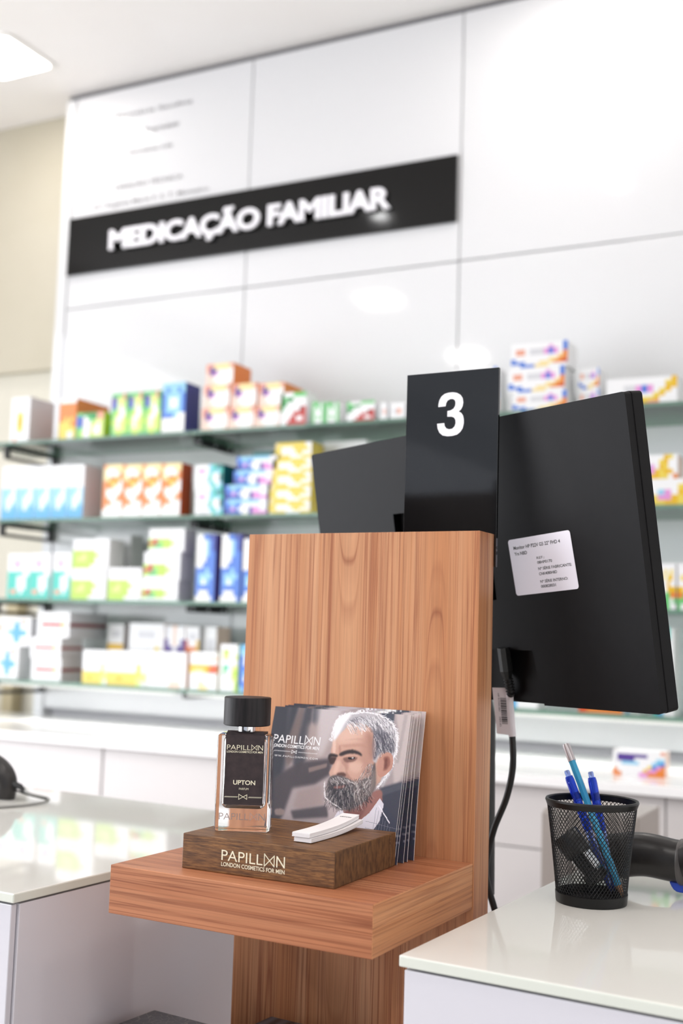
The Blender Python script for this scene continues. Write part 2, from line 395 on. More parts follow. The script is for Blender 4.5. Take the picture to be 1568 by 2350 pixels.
SZ = {1: .568, 2: .325, 3: .082, 4: -.163}
NM = {1: 'top', 2: 'second', 3: 'third', 4: 'bottom'}
for s, z in SZ.items():
    for i, (xa, xb) in enumerate(((-2.68, -1.873), (-1.869, -1.164), (-1.161, -.10), )):
        t = root('glass_shelf', (xa, 2.74, CH+z), 0, '%s glass shelf from above, %s bay, green edge on black brackets' % (NM[s], ['left', 'middle', 'right'][i]), 'glass shelf', 'glass shelves')
        w = xb-xa
        bm = B(); vs = box(bm, 0, w, 0, .258, -.010, 0)
        bm.faces.ensure_lookup_table()
        for f in bm.faces:
            f.material_index = 1 if abs(f.normal.z) < .5 else 0
        obj('glass_pane', bm, [GLASS_FACE, GLASS_EDGE], t)
        for bx in ([.105] if i == 0 else [-.018]) + ([w] if i == 2 else []):
            open_ = (i == 0)
            bm = B()
            if open_:
                y0, y1 = .015, .255
                box(bm, bx-.006, bx+.006, y0, y1, -.018, -.0101); box(bm, bx-.006, bx+.006, y0, y1, -.050, -.040)
                box(bm, bx-.006, bx+.006, y0, y0+.016, -.040, -.018); box(bm, bx-.006, bx+.006, y1-.016, y1, -.040, -.018)
            else:
                box(bm, bx-.008, bx+.008, .05, .250, -.030, -.0101, bev=.002)
            br = obj('bracket', bm, BLACK_MATT, t)
            if not open_:
                for yy in (.06, .14, .22):
                    bm = B(); lathe(bm, [(0, .0), (.006, .0), (.006, .003), (0, .004)], 12, bx, yy)
                    for v in bm.verts: v.co = Vector((bx+.008+v.co.z*1.0, v.co.y, -.020+(v.co.x-bx)))
                    obj('screw', bm, mat('chrome', '#d8d8da', .15, 1), br)

for i, (xa, xb) in enumerate(((-2.55, -1.905), (-1.862, -1.195), (-1.155, -.13))):  # unseen light profiles, added to brighten the worktop and lower wall
    t = root('added_shelf_light', (xa, 2.765, CH-.1732), 0, 'added slim white light profile, unseen under the bottom glass shelf, %s bay' % ['left', 'middle', 'right'][i], 'added shelf light', 'added light profiles under the bottom shelf')
    bm = B(); box(bm, 0, xb-xa, 0, .022, -.008, 0, bev=.001); obj('profile', bm, mat('fitting_white'), t)
    bm = B(); box(bm, .01, xb-xa-.01, .004, .018, -.0086, -.0079); obj('diffuser', bm, mat('added_led_diffuser', '#ffffff', .5, emis='#fffaf2', estr=1), t)
area('added_shelf_lamp', (-1.36, 2.776, CH-.1835), (0, 0, 0), 2.44, .014, 3.6, (1.0, .985, .96))  # added lamp that lights the worktop from under the shelf
CABM = mat('white_cabinet_front', '#d9d4d3', .25)
WTOP = mat('white_worktop', '#fbfafa', .14)
t = root('worktop', (-4.0, 2.455, CH-.285), 0, 'long white worktop running below the glass shelves', 'worktop')
bm = B(); box(bm, 0, 7.2, 0, .542, -.022, 0, bev=.0015); obj('slab', bm, WTOP, t)
for i, xa in enumerate([-3.37, -2.647, -1.925, -1.205, -.486, .234]):
    t = root('base_cabinet', (xa, 2.485, 0), 0, ['white base cabinet at the far left end of the back run', 'white base cabinet behind the left counter, left of the visible door joint', 'white base cabinet behind the left counter, right of the visible door joint', 'white base cabinet seen between the kiosk and the pen cup', 'white base cabinet seen above the black scanner at right', 'white base cabinet at the far right end of the back run'][i], 'cabinet', 'white base cabinets')
    bm = B(); box(bm, .001, .7185, .02, .51, .06, CH-.309); obj('body', bm, mat('cabinet_carcass', '#d7d2cf', .6), t)
    for z0, z1 in ((CH-.4425, CH-.312), (.36, CH-.4455), (.08, .357)):
        bm = B(); box(bm, .002, .718, 0, .019, z0, z1, bev=.001); obj('drawer', bm, CABM, t)
    bm = B(); box(bm, .001, .7185, .05, .5, 0, .06); obj('plinth', bm, mat('cabinet_carcass'), t)

# ---------------------------------------------------------------- products: printed cartons, art as a cell pattern on the front face
PC = {'w': '#f7f7f8', 'v': '#fbfaf7', 'y': '#f6dd5a', 'Y': '#f3c21f', 'o': '#f08a36', 'O': '#e2571f', 'r': '#c8372f', 'R': '#8e2a2b', 'g': '#6fcf7a', 'G': '#2f9c4f',
      'l': '#c3ea57', 'L': '#e4f590', 'b': '#4a7fe0', 'B': '#2b3fa0', 'c': '#9cd8f5', 'C': '#5fb4e6', 't': '#43d0c0', 'T': '#157a78', 'p': '#ee9fe0', 'P': '#5b3f9a',
      'n': '#f5d6c6', 'k': '#55484a', 's': '#d9d9dd', 'e': '#a9a3a0', 'a': '#ffe9a8', 'q': '#f4a98e'}
ART = {
 'blob': (['wwwwww', 'wsssww', 'wwwwww', 'wwyyww', 'wwYYww', 'wwYYww', 'wwyyww', 'wwwwww', 'wqwwww'], 's', 'w'),
 'orangepack': (['vvvvvv', 'oooooo', 'oooooo', 'oooooo', 'ooyoyo', 'yyyyoo', 'yyyyyy', 'yyyvvy', 'yyyvvy'], 'o', 'v'),
 'citrus': (['ggGGGGqq', 'bBwgGGqq', 'bBwwgLLL', 'bBwwLLvL', 'ggwvLvvL', 'glwvlvvL', 'glwvlLLL'], 'l', 'G'),
 'lime': (['ggggqG', 'PPLLqG', 'PbLLLg', 'PbLvLg', 'ggLvvg', 'glLvvl', 'gLvvLl', 'lLvLLl', 'gLvLLl', 'gLLLLl', 'ggllgg'], 'l', 'g'),
 'bluetall': (['cccccc', 'cbccbc', 'bccccb', 'bcvvcb', 'bcvvcb', 'bccccb', 'bbbcvv', 'vvvvvv', 'vvvvvv', 'vvvvvv'], 'B', 'c'),
 'tablet': (['qqaaaaq', 'qPaaaan', 'qPPvvvv', 'nPpvvvv', 'nnvvvvv', 'nnvvvvv', 'nnnvvvn'], 'o', 'q'),
 'diag': (['gwwwgggg', 'ggGGwwww', 'GGwwwwww', 'GwwwwwRr', 'wwwwrrrr', 'wwwrrwwr', 'wwrrrrrr'], 'w', 'g'),
 'greenwhite': (['gggsg', 'gwgwg', 'gwwwg', 'gwgwg', 'gwwwg'], 'w', 'g'),
 'faint': (['wwww', 'wsqw', 'wwww'], 's', 'w'),
 'curve': (['wwwwwwwwwwwb', 'wwwwwwwwpwwb', 'wqqwssspbpwb', 'wqqwssspbpwo', 'wwwwwwwwwwao', 'bwwwwwwwaaoo', 'bbbwwwaaaoor', 'wwbbbaaawwww'], 'w', 'w'),
 'swoosh': (['wwwwwwwwwwwY', 'wwwwwwwwwwyY', 'wwwsspbpwwYY', 'wwwsspbpwyYw', 'wwwwwwwwyYww', 'wwwwwyyyYwww', 'wwyyYYYqqwww'], 'w', 'w'),
 'pillow': (['wwwwww', 'wwwwww', 'wwssww', 'wwwwww', 'wwwwww', 'ccccwc', 'cccwwc', 'ccwwwc', 'ccwwcc', 'cCwcCC', 'CCCCCC', 'CCCCCC'], 'w', 'w'),
 'amber': (['oaaaaa', 'avvvaa', 'avvvvo', 'aaooYo', 'ooYYov', 'oooavv', 'ovvvvv', 'ovvvvo', 'oovvoo', 'ooovvv', 'ovvvvv', 'vvvvvv', 'vvvvvv'], 'O', 'a'),
 'wave': (['wwwwctTT', 'wppwctct', 'wwwwtwwT', 'wssstwwT', 'wwwwctwc', 'wssswtct'], 'T', 't'),
 'bluepink': (['bcccccccccww', 'bbcbbvvwwwww', 'BbpbvvvBppww', 'BBbBbvvBpppp'], 'B', 'c'),
 'teal': (['TTTTTT', 'TTtTTT', 'TTTTTT'], 'T', 'T'),
 'yellow': (['ayyyyyyyyyvv', 'yyvvvvyyyyyv', 'yyvvvvvyyvvv', 'ayyyyvvvvyyy'], 'y', 'y'),
 'whitebig': (['wwwwww', 'wssssw', 'wwwwww', 'wPPPww', 'wwwwpp'], 'w', 'w'),
 'gold': (['wwwwwwwwYyw', 'wwwwwwwyYww', 'wwwwcpwYyww', 'wwyyppYyYYw', 'yyyyyYYyywo'], 'n', 'w'),
 'mint': (['wwwwwww', 'wssssww', 'wwppwww', 'wwwwwww', 'tttttww', 'tttwwwt', 'tttwwvt', 'tttwvwt', 'tqqtwtt', 'ttttttt'], 'w', 'w'),
 'leaf': (['wwwwwwww', 'wwssssww', 'wwwwwwww', 'lllllwww', 'llLlllww', 'lLLllwww', 'lllllwww', 'llllwwww'], 'v', 'w'),
 'dot': (['wwwwwwww', 'wwssssww', 'wwwwwwww', 'lrlllwww', 'rrglllww', 'lggllwww', 'wwwwwwww'], 's', 'w'),
 'brush': (['wwbbBB', 'vwwcbB', 'vvwcbB', 'vvwcbb', 'vvwbbb', 'wvbbbb', 'bbbcbb', 'bccccb', 'bcvcbb', 'bbbbbb', 'bvvwbb', 'vvvvwb'], 'P', 'w'),
 'multi': (['wwwwwwww', 'wwwwywyw', 'wyaywyYw', 'wwwwwYww', 'YYawwYYY', 'oogwggoo', 'ggggggwg', 'gwwwggww'], 'w', 'w'),
 'cross': (['wwwwwwwww', 'wwwsscqqw', 'wwwwCCwww', 'qwwwCCwww', 'wwCCCCCCw', 'wwwcCCCcw', 'wwwwCCwww', 'wwwwcCwww', 'wwwwwwwww'], 'w', 'w'),
 'stripe': (['wwwwwwww', 'wwwsssww', 'wwwwwwww', 'wrrrrrYw', 'wwwwwwww', 'wwsssssw', 'wwwwwwww'], 'sssRsss', 'w'),
 'sun': (['wwwwwwww', 'wwsssswv', 'wwwwwwww', 'wwwwwwyw', 'wwwwwwyw', 'yyyyyyyL', 'yyYyyyLL', 'yyyyyyLw'], 'n', 'w'),
 'plain': (['wwwwwww', 'wwssssw', 'wwwwwww', 'wwwwwww', 'wwwwnnw'], 'n', 'w'),
 'ochre': (['wwwww', 'wsssw', 'wwwww', 'YYYYY', 'YYYYY', 'YYYYY', 'YYYYY', 'YYYYY', 'YYYYY'], 's', 'w'),
 'violet': (['swnww', 'swnww', 'PwnwP', 'PPwPP', 'PPPPP', 'PPPPP', 'PPPPP', 'PPPPP', 'PPPPP'], 'n', 'w'),
 'tangerine': (['wwwww', 'wsssw', 'rwwwY', 'OoooY', 'Ooooo', 'Ooooo', 'Ooooo', 'Ooooo', 'Ooooo'], 's', 'w'),
 'redband': (['wwwwww', 'wwwwnn', 'wwwwww', 'YYYYoO', 'yaaYOO', 'wwwwww', 'wwwwww', 'wwawww', 'wwaaww'], 'n', 'w'),
 'greendot': (['wwwwww', 'wllwww', 'wLLwwL', 'wwwwww', 'wgtwLL', 'wgwwll', 'wwwwlL', 'wwwwwl', 'wwwwwl'], 'l', 'w'),
 'azure': (['Cccc', 'cccc', 'bvbb', 'bvvb', 'bbbb', 'bcbb', 'bvvv', 'bbbb', 'cbbb'], 'b', 'c'),
 'aqua': (['tCCCtw', 'tCCcww', 'cCCcww', 'tTTtww', 'cCCcww', 'cCCwww', 'tCCwww'], 'w', 't'),
}
def ink(k):
    h = PC[k].lstrip('#'); c = [int(h[i:i+2], 16) for i in (0, 2, 4)]
    c = [int(v*(.93 if k in 'wvsn' else .90)) for v in c]
    return mat('carton_ink_'+k, '#%02x%02x%02x' % tuple(c), .38)
def carton_mesh(d, w, h, dep):
    art, side, top = ART[d]
    keys = sorted(set(''.join(art)+side+top)); idx = {k: i for i, k in enumerate(keys)}
    bm = B(); R, Cn = len(art), len(art[0]); bv = min(.0008, w*.05)
    g = [[bm.verts.new((w*(.0 if c == 0 else c/Cn), 0, h*(1-r/R))) for c in range(Cn+1)] for r in range(R+1)]
    for r in range(R):
        for c in range(Cn):
            f = bm.faces.new((g[r][c], g[r+1][c], g[r+1][c+1], g[r][c+1])); f.material_index = idx[art[r][c]]
    # back and rim
    bk = {}
    def back(r, c):
        if (r, c) not in bk: bk[(r, c)] = bm.verts.new((w*c/Cn, dep, h*(1-r/R)))
        return bk[(r, c)]
    for c in range(Cn):
        f = bm.faces.new((g[0][c], g[0][c+1], back(0, c+1), back(0, c))); f.material_index = idx[top]
        f = bm.faces.new((g[R][c+1], g[R][c], back(R, c), back(R, c+1))); f.material_index = idx[top]
    for r in range(R):
        f = bm.faces.new((g[r][Cn], g[r+1][Cn], back(r+1, Cn), back(r, Cn))); f.material_index = idx[side[r] if len(side) > 1 else side]
        f = bm.faces.new((g[r+1][0], g[r][0], back(r, 0), back(r+1, 0))); f.material_index = idx[side[0]]
    ring = [back(0, c) for c in range(Cn+1)]+[back(r, Cn) for r in range(1, R+1)]+[back(R, c) for c in range(Cn-1, -1, -1)]+[back(r, 0) for r in range(R-1, 0, -1)]
    f = bm.faces.new(ring); f.material_index = idx[top]
    bmesh.ops.recalc_face_normals(bm, faces=bm.faces[:])
    return bm, [ink(k) for k in keys]
ROWS = [
(1,"blob",-2.560,-2.485,0,.143,2.755,.114,'white carton with a yellow blob, leftmost on the top glass shelf'),
(1,"orangepack",-2.383,-2.318,0,.132,2.775,.158,'orange and yellow pack with white top, deep, beside the citrus carton'),
(1,"citrus",-2.294,-2.191,0,.078,2.750,.074,'low green carton with a blue logo and pale lime glasses, beside the orange pack'),
(1,"lime",-2.168,-2.107,0,.130,2.755,.074,'lime green carton with purple logo, left one of the three'),
(1,"lime",-2.107,-2.048,0,.130,2.755,.074,'lime green carton with purple logo, middle one of the three'),
(1,"lime",-2.048,-1.989,0,.130,2.755,.074,'lime green carton with purple logo, right one of the three next to the blue carton'),
(1,"bluetall",-1.985,-1.904,0,.149,2.755,.078,'tall light blue and white carton with dark blue side on the top shelf'),
(1,"tablet",-1.845,-1.757,0,.066,2.755,.074,'salmon and white carton, bottom left of the salmon stack'),
(1,"tablet",-1.755,-1.671,0,.063,2.755,.074,'salmon and white carton, bottom middle of the salmon stack'),
(1,"tablet",-1.669,-1.588,0,.061,2.755,.074,'salmon and white carton, bottom right of the salmon stack'),
(1,"tablet",-1.841,-1.753,.066,.132,2.755,.074,'salmon and white carton, left one in the upper row of the stack'),
(1,"tablet",-1.748,-1.664,.063,.130,2.755,.074,'salmon and white carton, middle one in the upper row of the stack'),
(1,"tablet",-1.658,-1.577,.061,.126,2.755,.110,'salmon and white carton with orange side, right one in the upper row of the stack'),
(1,"tablet",-1.836,-1.744,.132,.194,2.755,.097,'salmon and white carton with orange side, single one on the very top of the stack'),
(1,"diag",-1.586,-1.505,0,.094,2.755,.060,'white carton with green and red diagonal bands, right of the salmon stack'),
(1,"greenwhite",-1.487,-1.448,0,.062,2.755,.074,'small green and white carton, left one of the pair'),
(1,"greenwhite",-1.446,-1.404,0,.059,2.755,.060,'small green and white carton, right one of the pair'),
(1,"diag",-1.380,-1.298,0,.056,2.755,.050,'low white carton with green and red diagonal, left of the number sign'),
(1,"faint",-1.283,-1.260,0,.047,2.755,.074,'narrow pale carton close to the number sign, left one'),
(1,"faint",-1.254,-1.210,0,.045,2.755,.074,'pale small carton close to the number sign, right one'),
(1,"curve",-0.922,-0.776,.111,.174,2.755,.088,'white carton with blue and orange curve, topmost of the stack above the monitor'),
(1,"curve",-0.928,-0.783,.049,.111,2.755,.091,'white carton with blue and orange curve, middle of the stack above the monitor'),
(1,"curve",-0.917,-0.777,0,.049,2.755,.087,'white carton with blue and orange curve, bottom of the stack above the monitor'),
(1,"curve",-1.078,-0.957,.058,.121,2.755,.071,'white and red carton half hidden behind the number sign, upper one'),
(1,"curve",-1.076,-0.953,0,.058,2.755,.068,'white and red carton half hidden behind the number sign, lower one'),
(1,"curve",-0.757,-0.705,.053,.105,2.785,.074,'short white carton with orange curve right of the tall stack, upper one'),
(1,"curve",-0.757,-0.705,0,.053,2.785,.074,'short white carton right of the tall stack, lower one just above the monitor edge'),
(1,"swoosh",-0.680,-0.512,0,.066,2.755,.074,'wide white carton with a yellow swoosh at the right end of the top shelf'),
(2,"pillow",-2.580,-2.514,0,.169,2.755,.074,'white and light blue carton, first from the left of the row of five'),
(2,"pillow",-2.513,-2.446,0,.168,2.755,.074,'white and light blue carton, second from the left of the row of five'),
(2,"pillow",-2.445,-2.381,0,.166,2.755,.074,'white and light blue carton, middle one of the row of five'),
(2,"pillow",-2.380,-2.318,0,.165,2.755,.074,'white and light blue carton, fourth from the left of the row of five'),
(2,"pillow",-2.317,-2.257,0,.164,2.755,.089,'white and light blue carton, right end of the row of five with white side showing'),
(2,"amber",-2.185,-2.114,0,.159,2.755,.074,'white and orange carton, first from the left of the four'),
(2,"amber",-2.113,-2.043,0,.157,2.755,.074,'white and orange carton, second from the left of the four'),
(2,"amber",-2.042,-1.975,0,.156,2.755,.074,'white and orange carton, third from the left of the four'),
(2,"amber",-1.974,-1.906,0,.155,2.755,.057,'white and orange carton with red side, right end of the four'),
(2,"wave",-1.860,-1.765,.071,.146,2.755,.074,'white carton with teal wave, upper one of two'),
(2,"wave",-1.856,-1.761,0,.071,2.755,.074,'white carton with teal wave, lower one of two'),
(2,"bluepink",-1.721,-1.592,.125,.164,2.755,.074,'flat blue and pink carton, topmost of the stack of four'),
(2,"bluepink",-1.730,-1.603,.085,.125,2.755,.074,'flat blue and pink carton, second from the top of the stack of four'),
(2,"bluepink",-1.757,-1.618,.044,.085,2.755,.074,'flat blue and pink carton, second from the bottom of the stack of four'),
(2,"bluepink",-1.758,-1.618,0,.044,2.755,.074,'flat blue and pink carton, bottom of the stack of four'),
(2,"teal",-1.721,-1.658,0,.192,2.840,.074,'dark teal carton standing behind the blue and pink stack'),
(2,"yellow",-1.611,-1.483,0,.035,2.755,.074,'flat yellow and white carton, bottom of the yellow stack'),
(2,"yellow",-1.610,-1.483,.035,.074,2.755,.074,'flat yellow and white carton, second from the bottom of the yellow stack'),
(2,"yellow",-1.607,-1.483,.074,.114,2.755,.074,'flat yellow and white carton, third from the bottom of the yellow stack'),
(2,"yellow",-1.605,-1.483,.114,.152,2.755,.074,'flat yellow and white carton, fourth from the bottom of the yellow stack'),
(2,"yellow",-1.603,-1.489,.152,.199,2.765,.070,'yellow carton on the very top of the yellow stack'),
(2,"whitebig",-1.494,-1.361,0,.210,2.842,.077,'large white carton partly hidden by the left corner of the monitor'),
(2,"gold",-0.629,-0.511,.063,.121,2.755,.074,'white carton with golden print at right of the monitor, upper one'),
(2,"gold",-0.619,-0.449,0,.063,2.755,.074,'white carton with golden print at right of the monitor, lower one'),
(3,"mint",-2.535,-2.449,0,.138,2.755,.074,'white and turquoise carton, left one of three on the third shelf'),
(3,"mint",-2.448,-2.368,0,.139,2.755,.074,'white and turquoise carton, middle one of three on the third shelf'),
(3,"mint",-2.358,-2.289,0,.140,2.755,.074,'white and turquoise carton, right one of three on the third shelf'),
(3,"leaf",-2.285,-2.156,0,.093,2.755,.074,'white carton with lime green corner, lower one next to the turquoise boxes'),
(3,"leaf",-2.284,-2.150,.093,.180,2.755,.074,'white carton with lime green corner stacked on top of its twin'),
(3,"leaf",-2.148,-2.029,0,.095,2.755,.074,'white carton with lime green corner standing alone, right of the stacked pair'),
(3,"leaf",-2.283,-2.148,0,.201,2.855,.066,'tall pale carton standing behind the stacked lime green pair'),
(3,"dot",-2.027,-1.900,0,.059,2.755,.074,'white carton with green strip and red dot, bottom of the stack of three'),
(3,"dot",-2.023,-1.896,.059,.141,2.755,.074,'white carton with green strip and red dot, middle of the stack of three'),
(3,"dot",-2.009,-1.885,.141,.208,2.755,.060,'white carton with green strip and red dot, top of the stack of three'),
(3,"brush",-1.842,-1.778,0,.190,2.755,.074,'tall blue and white carton, leftmost of the three beside the wooden kiosk'),
(3,"brush",-1.759,-1.694,0,.189,2.755,.074,'tall blue and white carton, middle of the three beside the wooden kiosk'),
(3,"brush",-1.688,-1.628,0,.176,2.755,.074,'tall blue and white carton, rightmost of the three, cut off by the kiosk edge'),
(3,"multi",-0.569,-0.515,0,.107,2.755,.074,'white, orange and green carton at right of the monitor, nearer the monitor'),
(3,"multi",-0.512,-0.459,0,.107,2.755,.074,'white, orange and green carton at right of the monitor, at the photo edge'),
(4,"cross",-2.570,-2.473,0,.100,2.755,.074,'white carton with blue cross, lower one at the left end of the bottom shelf'),
(4,"cross",-2.557,-2.436,.100,.189,2.760,.074,'white carton with blue cross, upper one at the left end of the bottom shelf'),
(4,"stripe",-2.420,-2.306,0,.068,2.755,.101,'white carton with red stripe, bottom of the stack of three'),
(4,"stripe",-2.428,-2.311,.068,.130,2.755,.101,'white carton with red stripe, middle of the stack of three'),
(4,"stripe",-2.406,-2.283,.130,.207,2.755,.178,'white carton with red stripe, top of the stack of three'),
(4,"sun",-2.226,-2.136,0,.098,2.755,.074,'white carton with yellow base in front of the ochre box'),
(4,"sun",-2.135,-1.997,0,.100,2.755,.074,'wide white carton with yellow base in the front row of the bottom shelf'),
(4,"ochre",-2.232,-2.173,0,.176,2.875,.074,'white carton with ochre base standing in the back row'),
(4,"sun",-2.126,-2.000,0,.181,2.840,.074,'tall white carton with yellow base in the back row of the bottom shelf'),
(4,"plain",-1.995,-1.860,0,.101,2.755,.074,'plain white carton in the front row of the bottom shelf'),
(4,"violet",-1.998,-1.927,0,.176,2.840,.074,'white carton with violet base in the back row'),
(4,"tangerine",-1.924,-1.877,0,.175,2.840,.074,'white carton with orange base in the back row beside the violet one'),
(4,"plain",-1.874,-1.827,0,.176,2.855,.074,'narrow white carton in the back row beside the orange one'),
(4,"redband",-1.848,-1.756,0,.105,2.755,.074,'white carton with yellow and red band in front of the narrow white one'),
(4,"greendot",-1.749,-1.691,0,.129,2.755,.074,'white carton with small green dots near the kiosk'),
(4,"azure",-1.686,-1.630,0,.129,2.755,.074,'bright blue carton just left of the kiosk on the bottom shelf'),
(4,"aqua",-0.659,-0.608,0,.202,2.805,.074,'tall aqua carton mostly hidden behind the lower right of the monitor'),
(4,"aqua",-0.577,-0.529,0,.204,2.805,.074,'tall aqua carton right of the monitor on the bottom shelf'),
(4,"tangerine",-0.742,-0.637,0,.077,2.755,.045,'low orange based carton showing below the bottom edge of the monitor'),
(4,"aqua",-0.946,-0.841,0,.068,2.755,.074,'low aqua carton showing below the monitor beside the cable'),
]
for (s, d, x0, x1, b0, b1, Y, dep, lb) in ROWS:
    bm, ms = carton_mesh(d, x1-x0-.001, b1-b0-.0004, dep)
    o = obj('medicine_carton', bm, ms); o.location = (x0, Y, CH+SZ[s]+b0+.0001)
    setp(o, lb, 'carton', 'cartons on the %s glass shelf' % NM[s])
ART['orangebase'] = (['wwwwwwwwwwwq', 'wPPPPPPPwwww', 'wPPPPwwwwwcc', 'wwccccwwwcCb', 'wwwwwwwwybpo', 'owwwwwwYppoo', 'oowwwwppoooo'], 'n', 'w')
bm, ms = carton_mesh('orangebase', .112, .054, .05)
o = obj('medicine_carton', bm, ms); o.location = (-.622, 2.60, CH-.2848)
setp(o, 'white carton with blue print and orange corners lying on the white worktop', 'carton')
# ---------------------------------------------------------------- sales counters
CTOP = mat('white_back_painted_glass', '#e4e2dc', .03)
CEDGE = mat('polished_glass_edge', '#dfe3da', .15)
CFRONT = mat('white_glass_front', '#d9d8e0', .08)
CSIDE = mat('white_glass_side', '#dddbe2', .08)
CZ = CH-.2366
def counter(x0, x1, y0, y1, label, name='sales_counter'):
    t = root(name, fr(CY, x0, y0, -CH), CY, label, 'counter', 'sales counters')
    w = x1-x0; d = y1-y0
    bm = B(); box(bm, 0, w, 0, d, CZ-.0085, CZ, bev=.0012)
    for f in bm.faces: f.material_index = 0 if f.normal.z > .7 else 1
    obj('counter_top', bm, [CTOP, CEDGE], t)
    bm = B(); box(bm, .009, w-.009, .009, d-.004, .08, CZ-.0095); obj('carcass', bm, mat('counter_carcass', '#cfcbcd', .5), t)
    bm = B(); box(bm, .004, w-.004, .002, .0085, .06, CZ-.0105, bev=.0008); obj('front_panel', bm, CFRONT, t)
    for sx in (.002, w-.0085):
        bm = B(); box(bm, sx, sx+.0065, .010, d-.004, .06, CZ-.0105, bev=.0008); obj('side_panel', bm, CSIDE, t)
    bm = B(); box(bm, .03, w-.03, .03, d-.03, 0, .0795); obj('plinth', bm, mat('counter_plinth', '#8d8a8c', .5), t)
    return t
counter(-2.0, -.7785, .774, 1.285, 'white glass topped sales counter left of the wooden kiosk')
counter(-.4105, .75, .8045, 1.285, 'white glass topped sales counter right of the kiosk, with the pen cup on it')
# grey pedestal seen behind the right counter
t = root('pedestal_cabinet', (-.640, 2.12, 0), 0, 'narrow taupe grey pedestal standing behind the pen cup', 'pedestal')
GP = mat('taupe_laminate', '#a59c96', .4)
bm = B(); box(bm, 0, .175, 0.018, .20, .03, CH-.307, bev=.002); obj('body', bm, GP, t)
for z0, z1 in ((.04, .34), (.345, .64), (.645, CH-.311)):
    bm = B(); box(bm, .002, .173, 0, .017, z0, z1, bev=.0015); obj('drawer', bm, GP, t)
bm = B(); box(bm, .02, .155, .03, .19, 0, .03); obj('plinth', bm, mat('counter_plinth'), t)

# tall display unit at the far side of the shop, seen only as a reflection in the black number sign
t = root('display_unit', (-3.3, -2.95, 0), 0, 'tall dark display unit on the far side of the shop', 'display unit')
DK = mat('dark_display_laminate', '#2c2a2b', .5)
bm = B(); box(bm, 0, 2.1, 0, .03, 0, 1.95); obj('back_panel', bm, mat('display_back', '#6b625c', .6), t)
for x in (0, .7, 1.4, 2.07):
    bm = B(); box(bm, x, x+.03, .031, .42, 0, 1.95, bev=.002); obj('upright', bm, DK, t)
for z in (.1, .5, .9, 1.3, 1.62):
    bm = B(); box(bm, .031, 2.069, .032, .415, z, z+.03); obj('shelf', bm, DK, t)
# ---------------------------------------------------------------- wooden kiosk
t = root('display_kiosk', fr(KY, -.6683, .8235, -CH), KY, 'reddish wooden kiosk panel with a projecting shelf between the two counters', 'display stand')
kz = CH
bm = B(); box(bm, 0, .2593, .2029, .240, 0, kz+.1024, bev=.0005, seg=1)
o = obj('back_panel', bm, WOOD_V, t)
bm = B(); box(bm, .0015, .2585, 0, .2028, kz-.2457, kz-.20475, bev=.0006, seg=1)
for f in bm.faces: f.material_index = 1 if abs(f.normal.x) > .7 else 0
obj('shelf', bm, [WOOD_H, WOOD_S], t)
bm = B(); box(bm, -.078, .2585, .02, .2028, kz-.52, kz-.479, bev=.0006, seg=1)
for f in bm.faces: f.material_index = 1 if abs(f.normal.x) > .7 else 0
obj('shelf', bm, [WOOD_H, WOOD_S], t)
bm = B(); box(bm, -.02, .26, .02, .238, 0, .03, bev=.001, seg=1); obj('base', bm, WOOD_H, t)
SHZ = -.20475

# number sign on the back of the kiosk panel
t = root('number_sign', fr(KY, -.5068, 1.0637, .0705), KY, 'black gloss upright plate with white number 3 behind the kiosk panel', 'sign')
bm = B(); box(bm, 0, .100, 0, .004, 0, .1975, bev=.0002, seg=1)
obj('plate', bm, mat('black_acrylic', '#0d0d0f', .04, spec=.6), t)
bm = B()
OUT3 = [(588,628),(590,590),(600,540),(625,492),(665,460),(710,447),(765,444),(820,454),(865,482),(893,525),(901,580),(894,630),(875,668),(847,695),(880,715),(902,750),(912,800),(912,850),(900,910),(870,958),(830,990),(770,1005),(710,1008),(650,995),(610,960),(585,905),(577,843),(668,836),(675,875),(695,905),(730,918),(770,911),(798,882),(810,840),(806,800),(790,772),(760,758),(704,756),(704,683),(745,675),(780,655),(799,620),(804,580),(795,548),(772,532),(740,530),(705,548),(688,580),(681,621)]
fc3 = bm.faces.new([bm.verts.new((.0346+(a-577)/335*.0291, -.0002, .1316+(1008-b-(a-745)*.03+(-5))/565*.0449)) for a, b in OUT3])
fc3.normal_update()
bmesh.ops.triangulate(bm, faces=[fc3], ngon_method='EAR_CLIP')
for f in bm.faces:
    f.normal_update()
    if f.normal.y > 0: f.normal_flip()
obj('numeral', bm, LET_W, t)

# ---------------------------------------------------------------- wooden block with wordmark
BK = dict(u=-.6095, v=.8492, w=.1492, d=.1196, h=.0296, a=math.radians(1.3))
t = root('wooden_display_block', fr(KY, BK['u'], BK['v'], SHZ+.0001), KY+BK['a'], 'dark brown wooden block with white PAPILLON wordmark on the kiosk shelf', 'display block')
bm = B(); box(bm, 0, BK['w'], 0, BK['d']-.0125, 0, BK['h'], bev=.0008)
box(bm, 0, BK['w'], BK['d']-.0115, BK['d'], 0, BK['h'], bev=.0008); box(bm, .001, BK['w']-.001, BK['d']-.014, BK['d']-.010, .001, BK['h']-.006)
for f in bm.faces: f.material_index = 1 if abs(f.normal.x) > .7 else 0
obj('block', bm, [WOOD_B, WOOD_B2], t)
bm = B(); logo(bm, .0405, .1028, .0112, .0203, -.00025, .004, True, .40, .14)
obj('printed_wordmark', bm, mat('cream_ink', '#efe9cf', .6), t)

